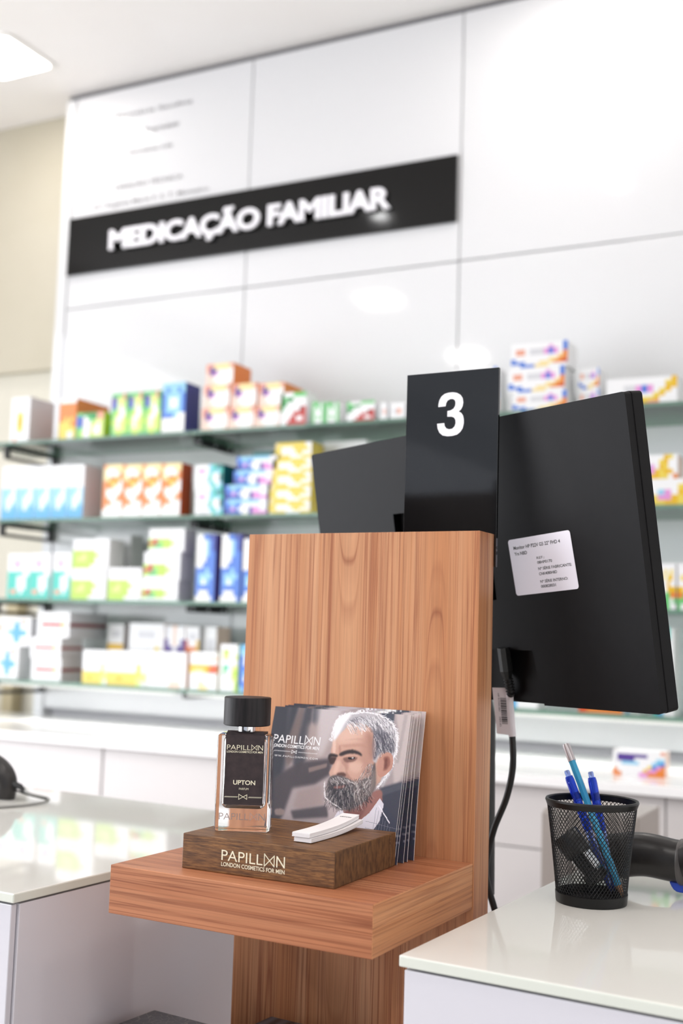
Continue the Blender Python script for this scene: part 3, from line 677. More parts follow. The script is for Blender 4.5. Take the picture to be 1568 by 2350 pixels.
# ---------------------------------------------------------------- perfume bottle
BZ = SHZ+BK['h']+.0002
t = root('perfume_bottle', (-.5652, .8906, CH+BZ), math.radians(25.1), 'square clear glass perfume bottle with dark label and black wooden cap', 'perfume bottle')
GL = mat('bottle_glass', '#ffffff', .0, trans=1, ior=1.5)
def rbox_shell(bm, x0, x1, y0, y1, z0, z1, r, flip=False, rz=None):
    vs = box(bm, x0, x1, y0, y1, z0, z1)
    es = set(e for v in vs for e in v.link_edges)
    rr = bmesh.ops.bevel(bm, geom=list(es), offset=r, segments=4, affect='EDGES', profile=.5)
    return rr
bm = B(); rbox_shell(bm, 0, .0489, 0, .030, 0, .0845, .0028)
nface = len(bm.faces)
b2 = B(); rbox_shell(b2, .0055, .0434, .0052, .0248, .0195, .0825, .005)
for f in b2.faces: f.normal_flip()
me2 = bpy.data.meshes.new('x'); b2.to_mesh(me2); b2.free(); bm.from_mesh(me2); bpy.data.meshes.remove(me2)
obj('glass_body', bm, GL, t, smooth=True)
bm = B(); text_mesh(bm, 'PAPILL', .0042, .0305, .0105, .0165, -.0001, offset=-.004, ext=.0005)
bowtie(bm, .0318, .0380, .0103, .0167, .0006, -.0006); text_mesh(bm, 'N', .0392, .0450, .0105, .0165, -.0001, offset=-.004, ext=.0005)
obj('embossed_wordmark', bm, mat('embossed_glass', '#c9b9b4', .08, trans=.6, ior=1.45), t)
LTH = noisy(mat('dark_leather_label', '#32282a', .6), '#2b2225', '#3c2f31', (160, 160, 160), 4)
bm = B(); box(bm, .0078, .0424, -.0009, -.0001, .0235, .0850); box(bm, .0078, .0424, -.0009, .0309, .0846, .0856); box(bm, .0078, .0424, .0301, .0309, .0235, .0850)
prism(bm, [(.0078, .0850), (.0424, .0850), (.0410, .0876), (.0340, .0868), (.0245, .0845), (.0150, .0872), (.0095, .0882)], -.0002, .0005)
lb = obj('leather_label', bm, LTH, t)
bm = B(); logo(bm, .0091, .0412, .0713, .0758, -.00105, .0, True, .42, .16)
text_mesh(bm, 'UPTON', .0158, .0354, .0410, .0452, -.00105, offset=.022)
text_mesh(bm, 'PARFUM', .0212, .0296, .0366, .0385, -.00105, offset=.0)
bowtie(bm, .0212, .0284, .0283, .0328, .0005, -.00105)
for k in range(13):
    for x0 in (.0086, .0298):
        x = x0+k*.0009; stroke(bm, [(x, .0299), (x+.0009, .0308)], .0003, -.00105)
obj('label_print', bm, mat('cream_ink'), lb)
bm = B(); lathe(bm, [(0, .0845), (.0078, .0845), (.0078, .0925), (0, .0925)], 32, .02445, .015); obj('neck', bm, mat('chrome'), t, smooth=True)
CAPM = noisy(mat('ebonised_wood', '#1b191b', .5, spec=.3), '#121012', '#282426', (420, 420, 22), 3, .35, .7, .25)
bm = B(); lathe(bm, [(0, .0918), (.0200, .0918), (.0211, .0925), (.0211, .1163), (.0204, .1170), (0, .1172)], 64, .02445, .015); obj('cap', bm, CAPM, t, smooth=True)

# ---------------------------------------------------------------- tester strips
NS = 12; PAP = mat('tester_paper', '#f4f0f1', .7)
bm0 = B(); n = 14; tk = .00056
vs = []
for i in range(n+1):
    s = i/n; y = s*.0925; z = .0052*s*s*s+.0006*(1-s)**2
    vs.append([bm0.verts.new(p) for p in ((0, y, z), (.0169, y, z), (.0169, y, z+tk), (0, y, z+tk))])
for a, b_ in zip(vs[:-1], vs[1:]):
    for k in range(4): bm0.faces.new((a[k], a[(k+1) % 4], b_[(k+1) % 4], b_[k]))
bm0.faces.new(vs[0][::-1]); bm0.faces.new(vs[-1]); bmesh.ops.recalc_face_normals(bm0, faces=bm0.faces[:])
first = None
for i in range(NS):
    up = i >= 6
    loc = fr(KY, -.5106+(-.0012 if up else 0)+.0002*(i % 3), .8712+(-.0014 if up else 0)+.0002*(i % 2), BZ+.0001+i*.00062+(.0004 if up else 0))
    if first is None:
        first = obj('tester_strip', bm0, PAP); o = first
    else:
        o = first.copy(); COL.objects.link(o)
    o.location = loc; o.rotation_euler = (0, 0, KY-math.radians(.5 if not up else -1))
    setp(o, 'white paper tester strip in the small curved pile on the wooden block', 'paper strip', 'tester strips on the block')
o['label'] = 'topmost white paper tester strip of the curved pile, with small black print'
bm = B()
V = text_mesh(bm, 'UPTON', .003, .0140, .0805, .0830, 0, offset=.01)
for v in bm.verts: v.co = Vector((v.co.x, v.co.z, .0052*(v.co.z/.0925)**3+tk+.0002))
obj('printed_name', bm, mat('black_ink', '#2a2a2c', .6), o)

# ---------------------------------------------------------------- brochures with the printed portrait
# The cover is a printed photograph: painted into a fine colour grid (print only, matt paper).
CW, CHH = 300, 270
def paint_cover(Wn, Hn):
    TL, TR, BR, BL = (np.array(p, float) for p in ((55, 75), (1345, 172), (1180, 1590), (-12, 1480)))
    s, t_ = np.meshgrid((np.arange(Wn)+.5)/Wn, (np.arange(Hn)+.5)/Hn)
    X = ((TL[0]*(1-s)+TR[0]*s)*(1-t_)+(BL[0]*(1-s)+BR[0]*s)*t_); Y = ((TL[1]*(1-s)+TR[1]*s)*(1-t_)+(BL[1]*(1-s)+BR[1]*s)*t_)
    img = np.zeros((Hn, Wn, 3)); rng = np.random.RandomState(3)
    def c(h): return np.array([int(h[i:i+2], 16)/255 for i in (1, 3, 5)])
    px = 1300/Wn
    def blur(a, k):
        k = int(k)
        if k < 1: return a
        for ax in (0, 1):
            p = np.concatenate([np.repeat(np.take(a, [0], ax), k, ax), a, np.repeat(np.take(a, [-1], ax), k, ax)], ax)
            cs = np.cumsum(np.concatenate([np.zeros_like(np.take(p, [0], ax)), p], ax), ax)
            n = a.shape[ax]
            a = (np.take(cs, range(2*k+1, 2*k+1+n), ax)-np.take(cs, range(0, n), ax))/(2*k+1)
        return a
    def poly(pts, smooth=True):
        P = [Vector((p[0], p[1])) for p in pts]
        if smooth:
            Q = []
            for i in range(len(P)):
                a, b, cc, d = P[i-1], P[i], P[(i+1) % len(P)], P[(i+2) % len(P)]
                for k in range(6):
                    u = k/6; Q.append(.5*((2*b)+(cc-a)*u+(2*a-5*b+4*cc-d)*u*u+(3*b-a-3*cc+d)*u**3))
            P = Q
        ins = np.zeros(X.shape, bool)
        for i in range(len(P)):
            x1, y1 = P[i]; x2, y2 = P[i-1]
            if y1 == y2: continue
            ins ^= ((y1 > Y) != (y2 > Y)) & (X < (x2-x1)*(Y-y1)/(y2-y1)+x1)
        return ins.astype(float)
    def fill(pts, col, soft=4, al=1.0, smooth=True, mask=None):
        nonlocal img
        m = blur(blur(poly(pts, smooth), soft/px), soft/px)*al
        if mask is not None: m = m*mask
        img = img*(1-m[..., None])+c(col)*m[..., None]
        return m
    def lines(x0, y0, dx, dy, col, n, wd, L, al, jit=(0, 0), curl=0):
        nonlocal img
        for i in range(n):
            ax = x0+rng.uniform(-jit[0], jit[0]); ay = y0+rng.uniform(-jit[1], jit[1]); k = rng.uniform(.5, 1)*L
            ang = math.atan2(dy, dx)+rng.uniform(-.25, .25)
            hair(ax, ay, ang, k, wd, col, al, curl)
    def hair(ax, ay, ang, k, wd, col, al, curl=0):
        nonlocal img
        n = max(4, int(k/(px*.8))); col = c(col)
        for j in range(n):
            u = j/n; a = ang+curl*u; ax += math.cos(a)*k/n; ay += math.sin(a)*k/n
            # to grid
            ss = (ax-(-12+67*(1-ay/1480)))/1290; tt = (ay-(75+97*ss))/1410
            gx = int(ss*Wn); gy = int(tt*Hn)
            if 0 <= gx < Wn and 0 <= gy < Hn: img[gy, gx] = img[gy, gx]*(1-al)+col*al
    # backdrop: dark column on the left, blurred bookshelves and pale wall
    img[:] = c('#a89a9c')
    fill([(-60, 0), (210, 0), (230, 500), (200, 900), (150, 1700), (-60, 1700)], '#393a43', 30, 1, False)
    fill([(200, 60), (300, 70), (240, 420), (180, 400)], '#3d3e47', 20, 1, False)
    fill([(300, 80), (350, 80), (330, 560), (230, 700), (190, 500)], '#6d5f5e', 14, .9, False)
    fill([(350, 80), (430, 80), (410, 600), (330, 760), (280, 650)], '#4b4a52', 14, 1, False)
    fill([(430, 80), (520, 90), (480, 330), (430, 240)], '#57575f', 12, .9, False)
    fill([(400, 260), (560, 240), (640, 520), (500, 660), (380, 560)], '#a3928f', 22, .9, False)
    fill([(480, 90), (720, 90), (640, 330), (560, 560), (500, 600)], '#c3b8ba', 22, .9, False)
    fill([(350, 640), (640, 600), (640, 760), (500, 860), (300, 900), (230, 1180), (150, 1300), (120, 800), (250, 700)], '#4a444a', 16, .95, False)
    fill([(430, 700), (600, 650), (600, 690), (440, 745)], '#8e7a76', 8, .8, False)
    fill([(350, 930), (560, 860), (600, 1050), (380, 1110), (320, 1080)], '#a08e8d', 14, .95, False)
    fill([(300, 1120), (620, 1060), (640, 1170), (330, 1200)], '#4c474e', 10, .9, False)
    fill([(160, 1110), (235, 1110), (240, 1160), (170, 1165)], '#9b8681', 8, .8)
    fill([(640, 1060), (760, 1050), (760, 1300), (640, 1300)], '#b7a8aa', 12, .9, False)
    fill([(1040, 100), (1200, 110), (1190, 250), (1110, 220)], '#4f535f', 8, 1, False)
    fill([(1200, 100), (1400, 120), (1330, 650), (1200, 900), (1190, 700), (1230, 300)], '#c5b7b6', 12, 1, False)
    fill([(1290, 140), (1320, 150), (1240, 640), (1210, 640)], '#a59a9b', 8, .6, False)
    fill([(1080, 880), (1400, 770), (1300, 1300), (1050, 1250)], '#474855', 10, 1, False)
    fill([(1080, 900), (1290, 820), (1280, 880), (1090, 960)], '#585a66', 8, .8, False)
    # neck and shirt, jacket
    fill([(780, 1080), (1060, 900), (1100, 980), (1060, 1100), (900, 1260), (830, 1300), (790, 1200)], '#9a6c66', 5)
    fill([(780, 1090), (960, 1030), (900, 1200), (820, 1250)], '#7d5450', 10, .8)
    fill([(720, 1110), (760, 1090), (790, 1180), (830, 1260), (800, 1500), (640, 1500), (650, 1250)], '#d9d3dd', 4, 1, False)
    fill([(1080, 975), (1118, 1040), (1080, 1200), (1000, 1330), (960, 1700), (830, 1700), (860, 1240), (990, 1120)], '#e0dae4', 4, 1, False)
    fill([(1115, 1030), (1230, 1190), (1330, 1330), (1300, 1750), (900, 1750), (960, 1500), (1010, 1300), (1080, 1190)], '#454757', 4, 1, False)
    fill([(640, 1230), (690, 1200), (760, 1420), (780, 1700), (400, 1700), (500, 1400)], '#454757', 5, 1, False)
    for k in range(7):
        hair(1100+k*22, 1060+k*30, 1.65, 600, 1, '#8a8a98', .5)
        hair(1010, 1190+k*62, .22, 330, 1, '#8a8a98', .5)
    for k in range(3): hair(1118, 1038+k*4, .97, 190, 1, '#f3eef6', .95)
    # head: face skin
    fill([(650, 330), (760, 260), (900, 240), (1010, 280), (1100, 420), (1150, 560), (1120, 760), (1040, 860), (960, 1000), (800, 1060), (680, 1000), (640, 880), (640, 780), (625, 740), (660, 640), (630, 560), (640, 440)], '#c69c8c', 5)
    fill([(660, 330), (760, 270), (880, 260), (960, 300), (900, 420), (760, 450), (670, 460)], '#d3ac9c', 22, .8)
    fill([(700, 330), (860, 300), (840, 420), (720, 440)], '#dcb7a8', 24, .6)
    fill([(940, 320), (1020, 400), (1030, 640), (960, 800), (880, 760), (900, 560)], '#b3887a', 24, .7)
    fill([(760, 640), (900, 620), (940, 760), (860, 830), (790, 760)], '#c99f8f', 18, .7)
    fill([(730, 610), (790, 640), (800, 700), (760, 720)], '#a87d72', 12, .6)
    # hair
    hairp = [(640, 360), (650, 250), (720, 180), (830, 150), (950, 140), (1080, 190), (1180, 280), (1225, 380), (1228, 520), (1200, 620), (1180, 720), (1110, 860), (1085, 850), (1100, 760), (1190, 640), (1170, 540), (1080, 540), (1040, 640), (1010, 600), (1005, 440), (1015, 350), (960, 270), (860, 240), (780, 260), (740, 320), (690, 370), (650, 440)]
    fill(hairp, '#b9b3b8', 5)
    fill([(1010, 300), (1120, 340), (1190, 440), (1190, 540), (1120, 520), (1060, 560), (1020, 610), (1000, 480), (1010, 380)], '#6c6a75', 8, .95)
    fill([(760, 240), (880, 190), (980, 240), (1080, 300), (1020, 330), (940, 260), (820, 250)], '#8d8890', 10, .9)
    fill([(640, 380), (650, 250), (730, 170), (800, 160), (740, 260), (700, 350), (650, 430)], '#efecef', 10, .95)
    for k in range(240):
        x = rng.uniform(740, 1190); y = 170+abs(x-950)**2*.0009+rng.uniform(0, 90)
        hair(x, y, rng.uniform(.5, 1.2)+(x-950)*.0012, rng.uniform(50, 120), 1, rng.choice(['#e6e2e6', '#5f5c66', '#a7a2a8', '#f2eff2']), .55, .3)
    for k in range(150):
        x = rng.uniform(1015, 1190); y = rng.uniform(330, 520)
        hair(x, y, rng.uniform(.9, 1.5), rng.uniform(50, 110), 1, rng.choice(['#d6d2d6', '#4b4a54', '#8d8990', '#55535e']), .6, .2)
    # rim light
    rim = [(630, 440), (650, 270), (720, 180), (840, 150), (960, 145), (1090, 190), (1190, 280), (1228, 390), (1230, 520), (1205, 640), (1160, 760), (1095, 870)]
    P = crom([(a, b, 0) for a, b in rim], 14)
    for i in range(len(P)-1):
        d = P[i+1]-P[i]; a = math.atan2(d.y, d.x)
        for q in range(3):
            hair(P[i].x+rng.uniform(-10, 10), P[i].y+rng.uniform(-8, 8), a+rng.uniform(-.5, .3)-(.5 if rng.rand() < .25 else 0), rng.uniform(12, 34), 1, '#f3f0f4', .65)
    # modelling of the face in the print
    fill([(640, 440), (665, 420), (672, 540), (650, 560)], '#e6c6b9', 8, .7)
    fill([(700, 480), (715, 480), (722, 550), (705, 560)], '#a57a6e', 6, .6)
    fill([(720, 470), (900, 455), (960, 500), (900, 485), (760, 490)], '#b08476', 8, .45)
    fill([(740, 420), (880, 400), (930, 420), (860, 420)], '#b48a7c', 7, .35)
    fill([(735, 640), (760, 690), (800, 760), (850, 820), (835, 830), (780, 780), (745, 720)], '#9a6f63', 8, .6)
    fill([(800, 650), (900, 640), (930, 690), (880, 740), (820, 720)], '#d9b3a4', 16, .7)
    fill([(960, 360), (1020, 420), (1020, 600), (975, 560)], '#a0766a', 16, .6)
    # ear
    fill([(1060, 620), (1110, 550), (1165, 545), (1190, 600), (1180, 690), (1120, 760), (1070, 775), (1050, 700)], '#c08f80', 4)
    fill([(1105, 590), (1150, 580), (1165, 640), (1140, 700), (1105, 710), (1120, 650)], '#8d5b52', 7, .85)
    fill([(1120, 600), (1140, 600), (1135, 680), (1112, 690)], '#6b443f', 5, .7)
    # brows, eyes, nose, mouth
    fill([(708, 555), (760, 525), (830, 515), (900, 545), (912, 576), (860, 555), (790, 556), (720, 580)], '#3a3134', 7)
    fill([(605, 590), (625, 555), (690, 568), (688, 588), (640, 588), (615, 612)], '#352d30', 6)
    fill([(745, 600), (800, 585), (870, 590), (850, 625), (790, 640), (760, 630)], '#6a4b47', 8, .8)
    fill([(790, 592), (850, 590), (842, 606), (800, 610)], '#241f22', 4, .95)
    fill([(822, 590), (838, 590), (836, 602), (824, 603)], '#cfc6c8', 2, .8)
    fill([(612, 600), (680, 590), (665, 650), (635, 660)], '#3a2b2c', 6, .9)
    fill([(690, 610), (760, 680), (775, 750), (740, 790), (650, 780), (632, 740), (665, 690)], '#c79f90', 6)
    fill([(690, 630), (715, 640), (700, 730), (660, 745)], '#deb8a9', 10, .7)
    fill([(700, 745), (760, 740), (775, 775), (700, 775)], '#4e3431', 6, .85)
    # beard
    fill([(640, 780), (720, 765), (800, 800), (860, 850), (930, 800), (1000, 700), (1030, 640), (1040, 760), (1035, 880), (980, 980), (900, 1050), (800, 1100), (700, 1080), (640, 1010), (610, 900), (615, 840)], '#5d5658', 6)
    fill([(640, 880), (760, 860), (860, 900), (820, 1040), (720, 1070), (650, 990)], '#3d3b42', 14, .9)
    fill([(860, 850), (960, 800), (1030, 700), (1035, 870), (960, 980), (880, 1010)], '#8d7f7b', 14, .8)
    fill([(670, 880), (770, 862), (760, 885), (700, 895)], '#96605a', 5, .9)
    for k in range(700):
        x = rng.uniform(625, 1035); y = rng.uniform(780, 1080)
        if (x-820)**2/215**2+(y-930)**2/150**2 > 1.05: continue
        if 670 < x < 780 and 860 < y < 895: continue
        hair(x, y, PI/2+(x-760)*-.0016+rng.uniform(-.35, .35), rng.uniform(25, 65), 1, rng.choice(['#a89d9b', '#2c2a30', '#6f6669', '#cfc6c4', '#332f35', '#2a272c']), .45)
    for k in range(260):
        y = rng.uniform(640, 900); x = rng.uniform(max(900, 1040-(y-560)*.55), 1040)
        hair(x, y, PI/2+rng.uniform(-.1, .5), rng.uniform(25, 55), 1, rng.choice(['#b9afac', '#4c464a', '#8b8082', '#d9d1cf', '#5f5659']), .5)
    for k in range(120):
        x = rng.uniform(940, 1030); y = rng.uniform(640, 760); hair(x, y, PI/2+rng.uniform(-.1, .4), rng.uniform(20, 40), 1, '#b98f82', .35)
    for k in range(80):
        u = rng.uniform(0, 1); x = 612+60*u**3+rng.uniform(-6, 6)+max(0, u-.6)*260; y = 820+260*u
        hair(x, y, 1.9-1.4*u, rng.uniform(12, 26), 1, '#e6e0e2', .45)
    for k in range(120):
        x = rng.uniform(640, 860); y = 775+abs(x-720)*.25+rng.uniform(0, 40); hair(x, y, .7+rng.uniform(-.4, .4), rng.uniform(25, 50), 1, rng.choice(['#c9c1c0', '#4a4446', '#8b8183']), .6)
    img = np.clip(img+rng.normal(0, .008, img.shape), 0, 1)
    return img
COVER = paint_cover(CW, CHH)
def print_mat():
    m = mat('cover_print', '#ffffff', .42, spec=.25); b = m.node_tree.nodes['Principled BSDF']
    a = nd(m, 'ShaderNodeAttribute'); a.attribute_name = 'print'; ln(m, a.outputs['Color'], b.inputs['Base Color']); return m
PRINT = print_mat(); PAGE = mat('page_edges', '#f4f0f0', .7)
def sagf(bow, s, t): return bow*math.sin(PI*t)*(.5+.5*s)
def brochure(u0, w, vb, vt, h, th, bow, label, hi, du=0.0, dz=0.0):
    """lower edge at depth vb, upper edge at vt (kiosk frame), leaning back"""
    tilt = math.atan2(vt-vb, math.sqrt(max(1e-6, h*h-(vt-vb)**2)))
    base = fr(KY, u0, vb, SHZ+.0003+dz)
    mw = Matrix.Translation(base) @ Matrix.Rotation(KY, 4, 'Z') @ Matrix.Rotation(-tilt, 4, 'X')
    t = root('brochure', None, label=label, cat='brochure', group='brochures leaning behind the block', mw=mw)
    Wn, Hn = (CW, CHH) if hi else (75, 68)
    st_ = COVER if hi else COVER[2::4, 2::4][:Hn, :Wn]
    Hn, Wn = st_.shape[:2]
    # cover sheet
    ys, xs = np.meshgrid(np.linspace(1, 0, Hn+1), np.linspace(0, 1, Wn+1), indexing='ij')
    co = np.stack([xs*w+du*ys, -bow*np.sin(PI*ys)*(.4+.6*xs), ys*h], -1).reshape(-1, 3)
    idx = np.arange((Hn+1)*(Wn+1)).reshape(Hn+1, Wn+1)
    fc = np.stack([idx[1:, :-1], idx[1:, 1:], idx[:-1, 1:], idx[:-1, :-1]], -1).reshape(-1, 4)
    me = bpy.data.meshes.new('cover'); me.vertices.add(len(co)); me.vertices.foreach_set('co', co.ravel())
    me.loops.add(fc.size); me.loops.foreach_set('vertex_index', fc.ravel())
    me.polygons.add(len(fc)); me.polygons.foreach_set('loop_start', np.arange(0, fc.size, 4)); me.polygons.foreach_set('loop_total', np.full(len(fc), 4))
    me.update(calc_edges=True)
    at = me.color_attributes.new('print', 'FLOAT_COLOR', 'CORNER')
    lin = np.where(st_ <= .04045, st_/12.92, ((st_+.055)/1.055)**2.4).reshape(-1, 3)
    rgba = np.concatenate([lin, np.ones((len(lin), 1))], 1); at.data.foreach_set('color', np.repeat(rgba, 4, 0).astype(np.float32).ravel())
    me.polygons.foreach_set('use_smooth', [True]*len(me.polygons))
    cov = obj('cover', me, PRINT, t)
    # pages
    n = 12; bm = B(); rows = []
    for i in range(n+1):
        q = i/n; z = q*h; rr = []
        for s_, dy in ((0, .00012), (1, .00012), (1, th), (0, th)):
            rr.append(bm.verts.new((s_*w*.9985+du*q, -bow*math.sin(PI*q)*(.4+.6*s_)+dy, z)))
        rows.append(rr)
    for a, b_ in zip(rows[:-1], rows[1:]):
        for k in range(4): bm.faces.new((a[k], a[(k+1) % 4], b_[(k+1) % 4], b_[k]))
    bm.faces.new(rows[0][::-1]); bm.faces.new(rows[-1]); bmesh.ops.recalc_face_normals(bm, faces=bm.faces[:])
    obj('pages', bm, PAGE, t, smooth=True)
    if hi:
        bm = B()
        logo(bm, .0042, .0568, .1008, .1090, -.0001-.0, .002, True, .40, .13)
        # curved to the cover
        text_mesh(bm, 'WWW.PAPILLONMEN.COM', .0042, .0568, .0872, .0890, -.0001, offset=-.004, space=1.35)
        bowtie(bm, .0270, .0325, .0912, .0945, .0004, -.0001)
        for k in range(22):
            for x0 in (.0044, .0345):
                x = x0+k*.00098; stroke(bm, [(x, .0925), (x+.0006, .0932)], .00025, -.0001)
        for v in bm.verts:
            q = v.co.z/h; v.co.y += -bow*math.sin(PI*q)*(.4+.6*v.co.x/w)
        obj('cover_lettering', bm, mat('white_ink', '#f2f0f2', .5), cov)
    return t
BRO = [(-.6145, .1490, .9705, 1.0035, .1362, .0012, .0008, 'front brochure with the printed portrait of a grey bearded man, leaning behind the block', True, 0, 0),
       (-.6145, .1500, .9725, 1.0052, .1360, .0011, .0008, 'second brochure from the front of the leaning pile', False, 0, 0),
       (-.6140, .1510, .9750, 1.0075, .1358, .0010, .0008, 'third brochure from the front of the leaning pile', False, 0, 0),
       (-.6080, .1462, .9860, 1.0115, .1356, .0012, .0016, 'fourth brochure from the front, behind a small gap', False, 0, 0),
       (-.6070, .1455, .9935, 1.0160, .1354, .0014, .0020, 'fifth brochure from the front of the leaning pile', False, 0, 0),
       (-.6050, .1455, 1.0035, 1.0235, .1362, .0014, .0026, 'rearmost brochure resting against the wooden kiosk panel', False, 0, 0)]
for a in BRO: brochure(*a[:7], a[7], a[8])

# ---------------------------------------------------------------- monitor (seen from behind)
o0 = Vector((-.2119, 1.0685, -.0625+CH)); my, mt_, mr = -0.4765, 0.170, 0.0087
ex = Vector((math.cos(my), math.sin(my), 0)); nn = Vector((-math.sin(my), math.cos(my), 0))
up = Vector((0, 0, 1))*math.cos(mt_)-nn*math.sin(mt_)
ex2 = ex*math.cos(mr)+up*math.sin(mr); up2 = -ex*math.sin(mr)+up*math.cos(mr)
nv = up2.cross(ex2)
if nv.y < 0: nv = -nv
MW = Matrix(((ex2.x, nv.x, up2.x, o0.x), (ex2.y, nv.y, up2.y, o0.y), (ex2.z, nv.z, up2.z, o0.z), (0, 0, 0, 1)))
t = root('monitor', None, label='black flat computer monitor seen from behind, right of the wooden kiosk', cat='monitor', mw=MW)
MB_ = noisy(mat('monitor_black_plastic', '#100f11', .5, spec=.14), '#0c0b0d', '#0f0e10', (60, 60, 60))
ww, hh = .495, .292
bm = B(); prism(bm, rrect(-ww, 0, 0, hh, .004), .0092, .0240)
bmesh.ops.bevel(bm, geom=[e for e in bm.edges if abs(e.verts[0].co.y-e.verts[1].co.y) < 1e-6], offset=.0006, segments=1, affect='EDGES')
obj('front_frame', bm, MB_, t)
bm = B()
def rq(pts): prism(bm, pts, 0, .0088)
rr = rrect(-ww+.0006, -.0006, .0006, hh-.0006, .0035)
right = [p for p in rr if p[0] > -.2]; left = [p for p in rr if p[0] < -.3]
q1 = rr[0:6]; q2 = rr[6:12]; q3 = rr[12:18]; q4 = rr[18:24]
rq([(-.195, hh-.0006), (-.195, .0553), (-.1521, .0552), (-.1439, .0006)]+q4+q1)
rq([(-.3475, .0006+.0)]+[(-.3475, hh-.0006)]+q2+q3)
rq([(-.3475, .0553), (-.195, .0553), (-.195, .1066), (-.3475, .1066)])
rq([(-.3475, .2066), (-.195, .2066), (-.195, hh-.0006), (-.3475, hh-.0006)])
obj('rear_cover', bm, MB_, t)
bm = B(); prism(bm, [(-.3475, .003), (-.1440, .003), (-.1525, .0552), (-.3475, .0552)], .0070, .0090); obj('port_recess', bm, MB_, t)
bm = B(); box(bm, -.480, -.015, .0241, .0246, .014, .280); obj('screen', bm, mat('screen_glass', '#0b0c0e', .1), t)
bm = B(); box(bm, -.2975, -.2005, -.004, .0089, .1066, .2066, bev=.002); mb = obj('mount_plate', bm, BLACK_MATT, t)
# neck of the mount reaching down behind the wooden panel to the floor
bm = B(); tube(bm, [(-.2475, -.006, .15), (-.2475, .010, -.02), (-.2475, -.02, -.2)], [.014, .014, .014], 16); obj('mount_neck', bm, BLACK_MATT, t, smooth=True)
# sticker
bm = B()
sang = math.radians(3.6)
bm = B(); prism(bm, rrect(0, .0845, 0, .0565, .003), -.00015, 0)
pm = obj('paper', bm, mat('sticker_paper', '#e9e5ef', .45), t)
pm.parent = t; pm.name = 'asset_sticker'; pm.matrix_local = Matrix.Translation((-.1650, -.0003, .1103)) @ Matrix.Rotation(-sang, 4, 'Y')
pm['label'] = 'white rounded inventory sticker'
bm = B()
def stx(s, s0, s1, tc_, hgt, off=0.0): text_mesh(bm, s, s0*.0845, s1*.0845, (1-tc_-hgt/2)*.0565, (1-tc_+hgt/2)*.0565, -.0002, offset=off)
stx('Monitor HP P22V G5 22" FHD 4', .075, .83, .155, .066, .022)
stx('Yrs NBD', .075, .285, .262, .064, .022)
stx('REF.:', .425, .55, .385, .045, .008)
stx('08HP0170', .425, .66, .465, .052, .02)
stx('Nº SÉRIE FABRICANTE:', .425, .95, .575, .052, .018)
stx('CNK4080H8D', .425, .71, .665, .052, .02)
stx('Nº SÉRIE INTERNO:', .425, .86, .80, .052, .018)
stx('000828031', .425, .66, .885, .052, .02)
obj('sticker_text', bm, mat('black_ink'), pm)

# power lead: plug in the recess, ribbed relief, lead with flag tag, dropping behind the kiosk
def MP(x, y, z): return MW @ Vector((x, y, z))
conn = MP(-.1905, -.0020, .0)
t = root('power_lead', fr(KY, -.4278, 1.12, -CH), KY, 'black power lead hanging from the monitor behind the kiosk', 'cable')
inv = (Matrix.Translation(fr(KY, -.4278, 1.12, -CH)) @ Matrix.Rotation(KY, 4, 'Z')).inverted()
LP = lambda p: inv @ Vector(p)
RUB = mat('black_rubber', '#151515', .5)
bm = B(); a = MP(-.1910, -.0015, .058); b_ = MP(-.1905, -.0015, .034); c_ = MP(-.1900, -.0015, .0255)
tube(bm, [LP(a), LP(b_), LP(c_)], [.0100, .0100, .0060], 8, sy=.62); obj('plug', bm, RUB, t)
bm = B(); cen = MP(-.1898, -.0012, .0255); d_ = (MP(-.1890, -.0004, .0105)-cen)
pts = [LP(cen+d_*(i/20)) for i in range(21)]; rad = [.0037+.0013*(1 if (i % 4) < 2 else 0) for i in range(21)]
tube(bm, pts, rad, 14); obj('strain_relief', bm, RUB, t, smooth=True)
start = MP(-.1890, -.0004, .0115)
cpts = [start, K(-.4214, 1.148, -.062), K(-.4180, 1.148, -.0977), K(-.4174, 1.149, -.1284), K(-.4239, 1.15, -.1595), K(-.4366, 1.15, -.1913), K(-.4432, 1.15, -.2182), K(-.4453, 1.15, -.2358), K(-.4417, 1.15, -.2527), K(-.4352, 1.15, -.2713), K(-.4278, 1.15, -.2938), K(-.420, 1.13, -.40), K(-.43, 1.12, -.9), K(-.43, 1.12, -CH+.01)]
bm = B(); tube(bm, [LP(p) for p in crom(cpts, 10)], .0034, 14); obj('lead', bm, RUB, t, smooth=True)
bm = B(); tg = crom([start, K(-.4214, 1.148, -.062), K(-.4180, 1.148, -.0977)], 8)
tube(bm, [LP(p) for p in tg[2:]], .0040, 14, cap=False)
tgm = mat('tag_paper', '#e2dade', .5)
def tagp(u, z): return LP(K(u, 1.1435, z))
q = [tagp(-.4215, -.0485), tagp(-.4390, -.0490), tagp(-.4330, -.0955), tagp(-.4180, -.0960)]
f = bm.faces.new([bm.verts.new(p) for p in q])
ext = bmesh.ops.extrude_face_region(bm, geom=[f]); 
for g in ext['geom']:
    if isinstance(g, bmesh.types.BMVert): g.co.y += .0004
tag_o = obj('flag_tag', bm, tgm, t); tag_o['label'] = 'white paper tag wrapped round the lead'
bm = B()
random.seed(4); z = 0.0
ox, oz = -.4295, -.0590
while z < .0265:
    wd = random.choice([.0004, .0007, .0011]); 
    x0 = .0045*(z/.0465)
    bmx = [(ox-.0005+x0*1.0, oz-z), (ox+.0060+x0*.9, oz-z), (ox+.0060+x0*.9, oz-z-wd), (ox-.0005+x0, oz-z-wd)]
    bm.faces.new([bm.verts.new(LP(K(p[0], 1.1430, p[1]))) for p in bmx]); z += wd+random.choice([.0004, .0007])
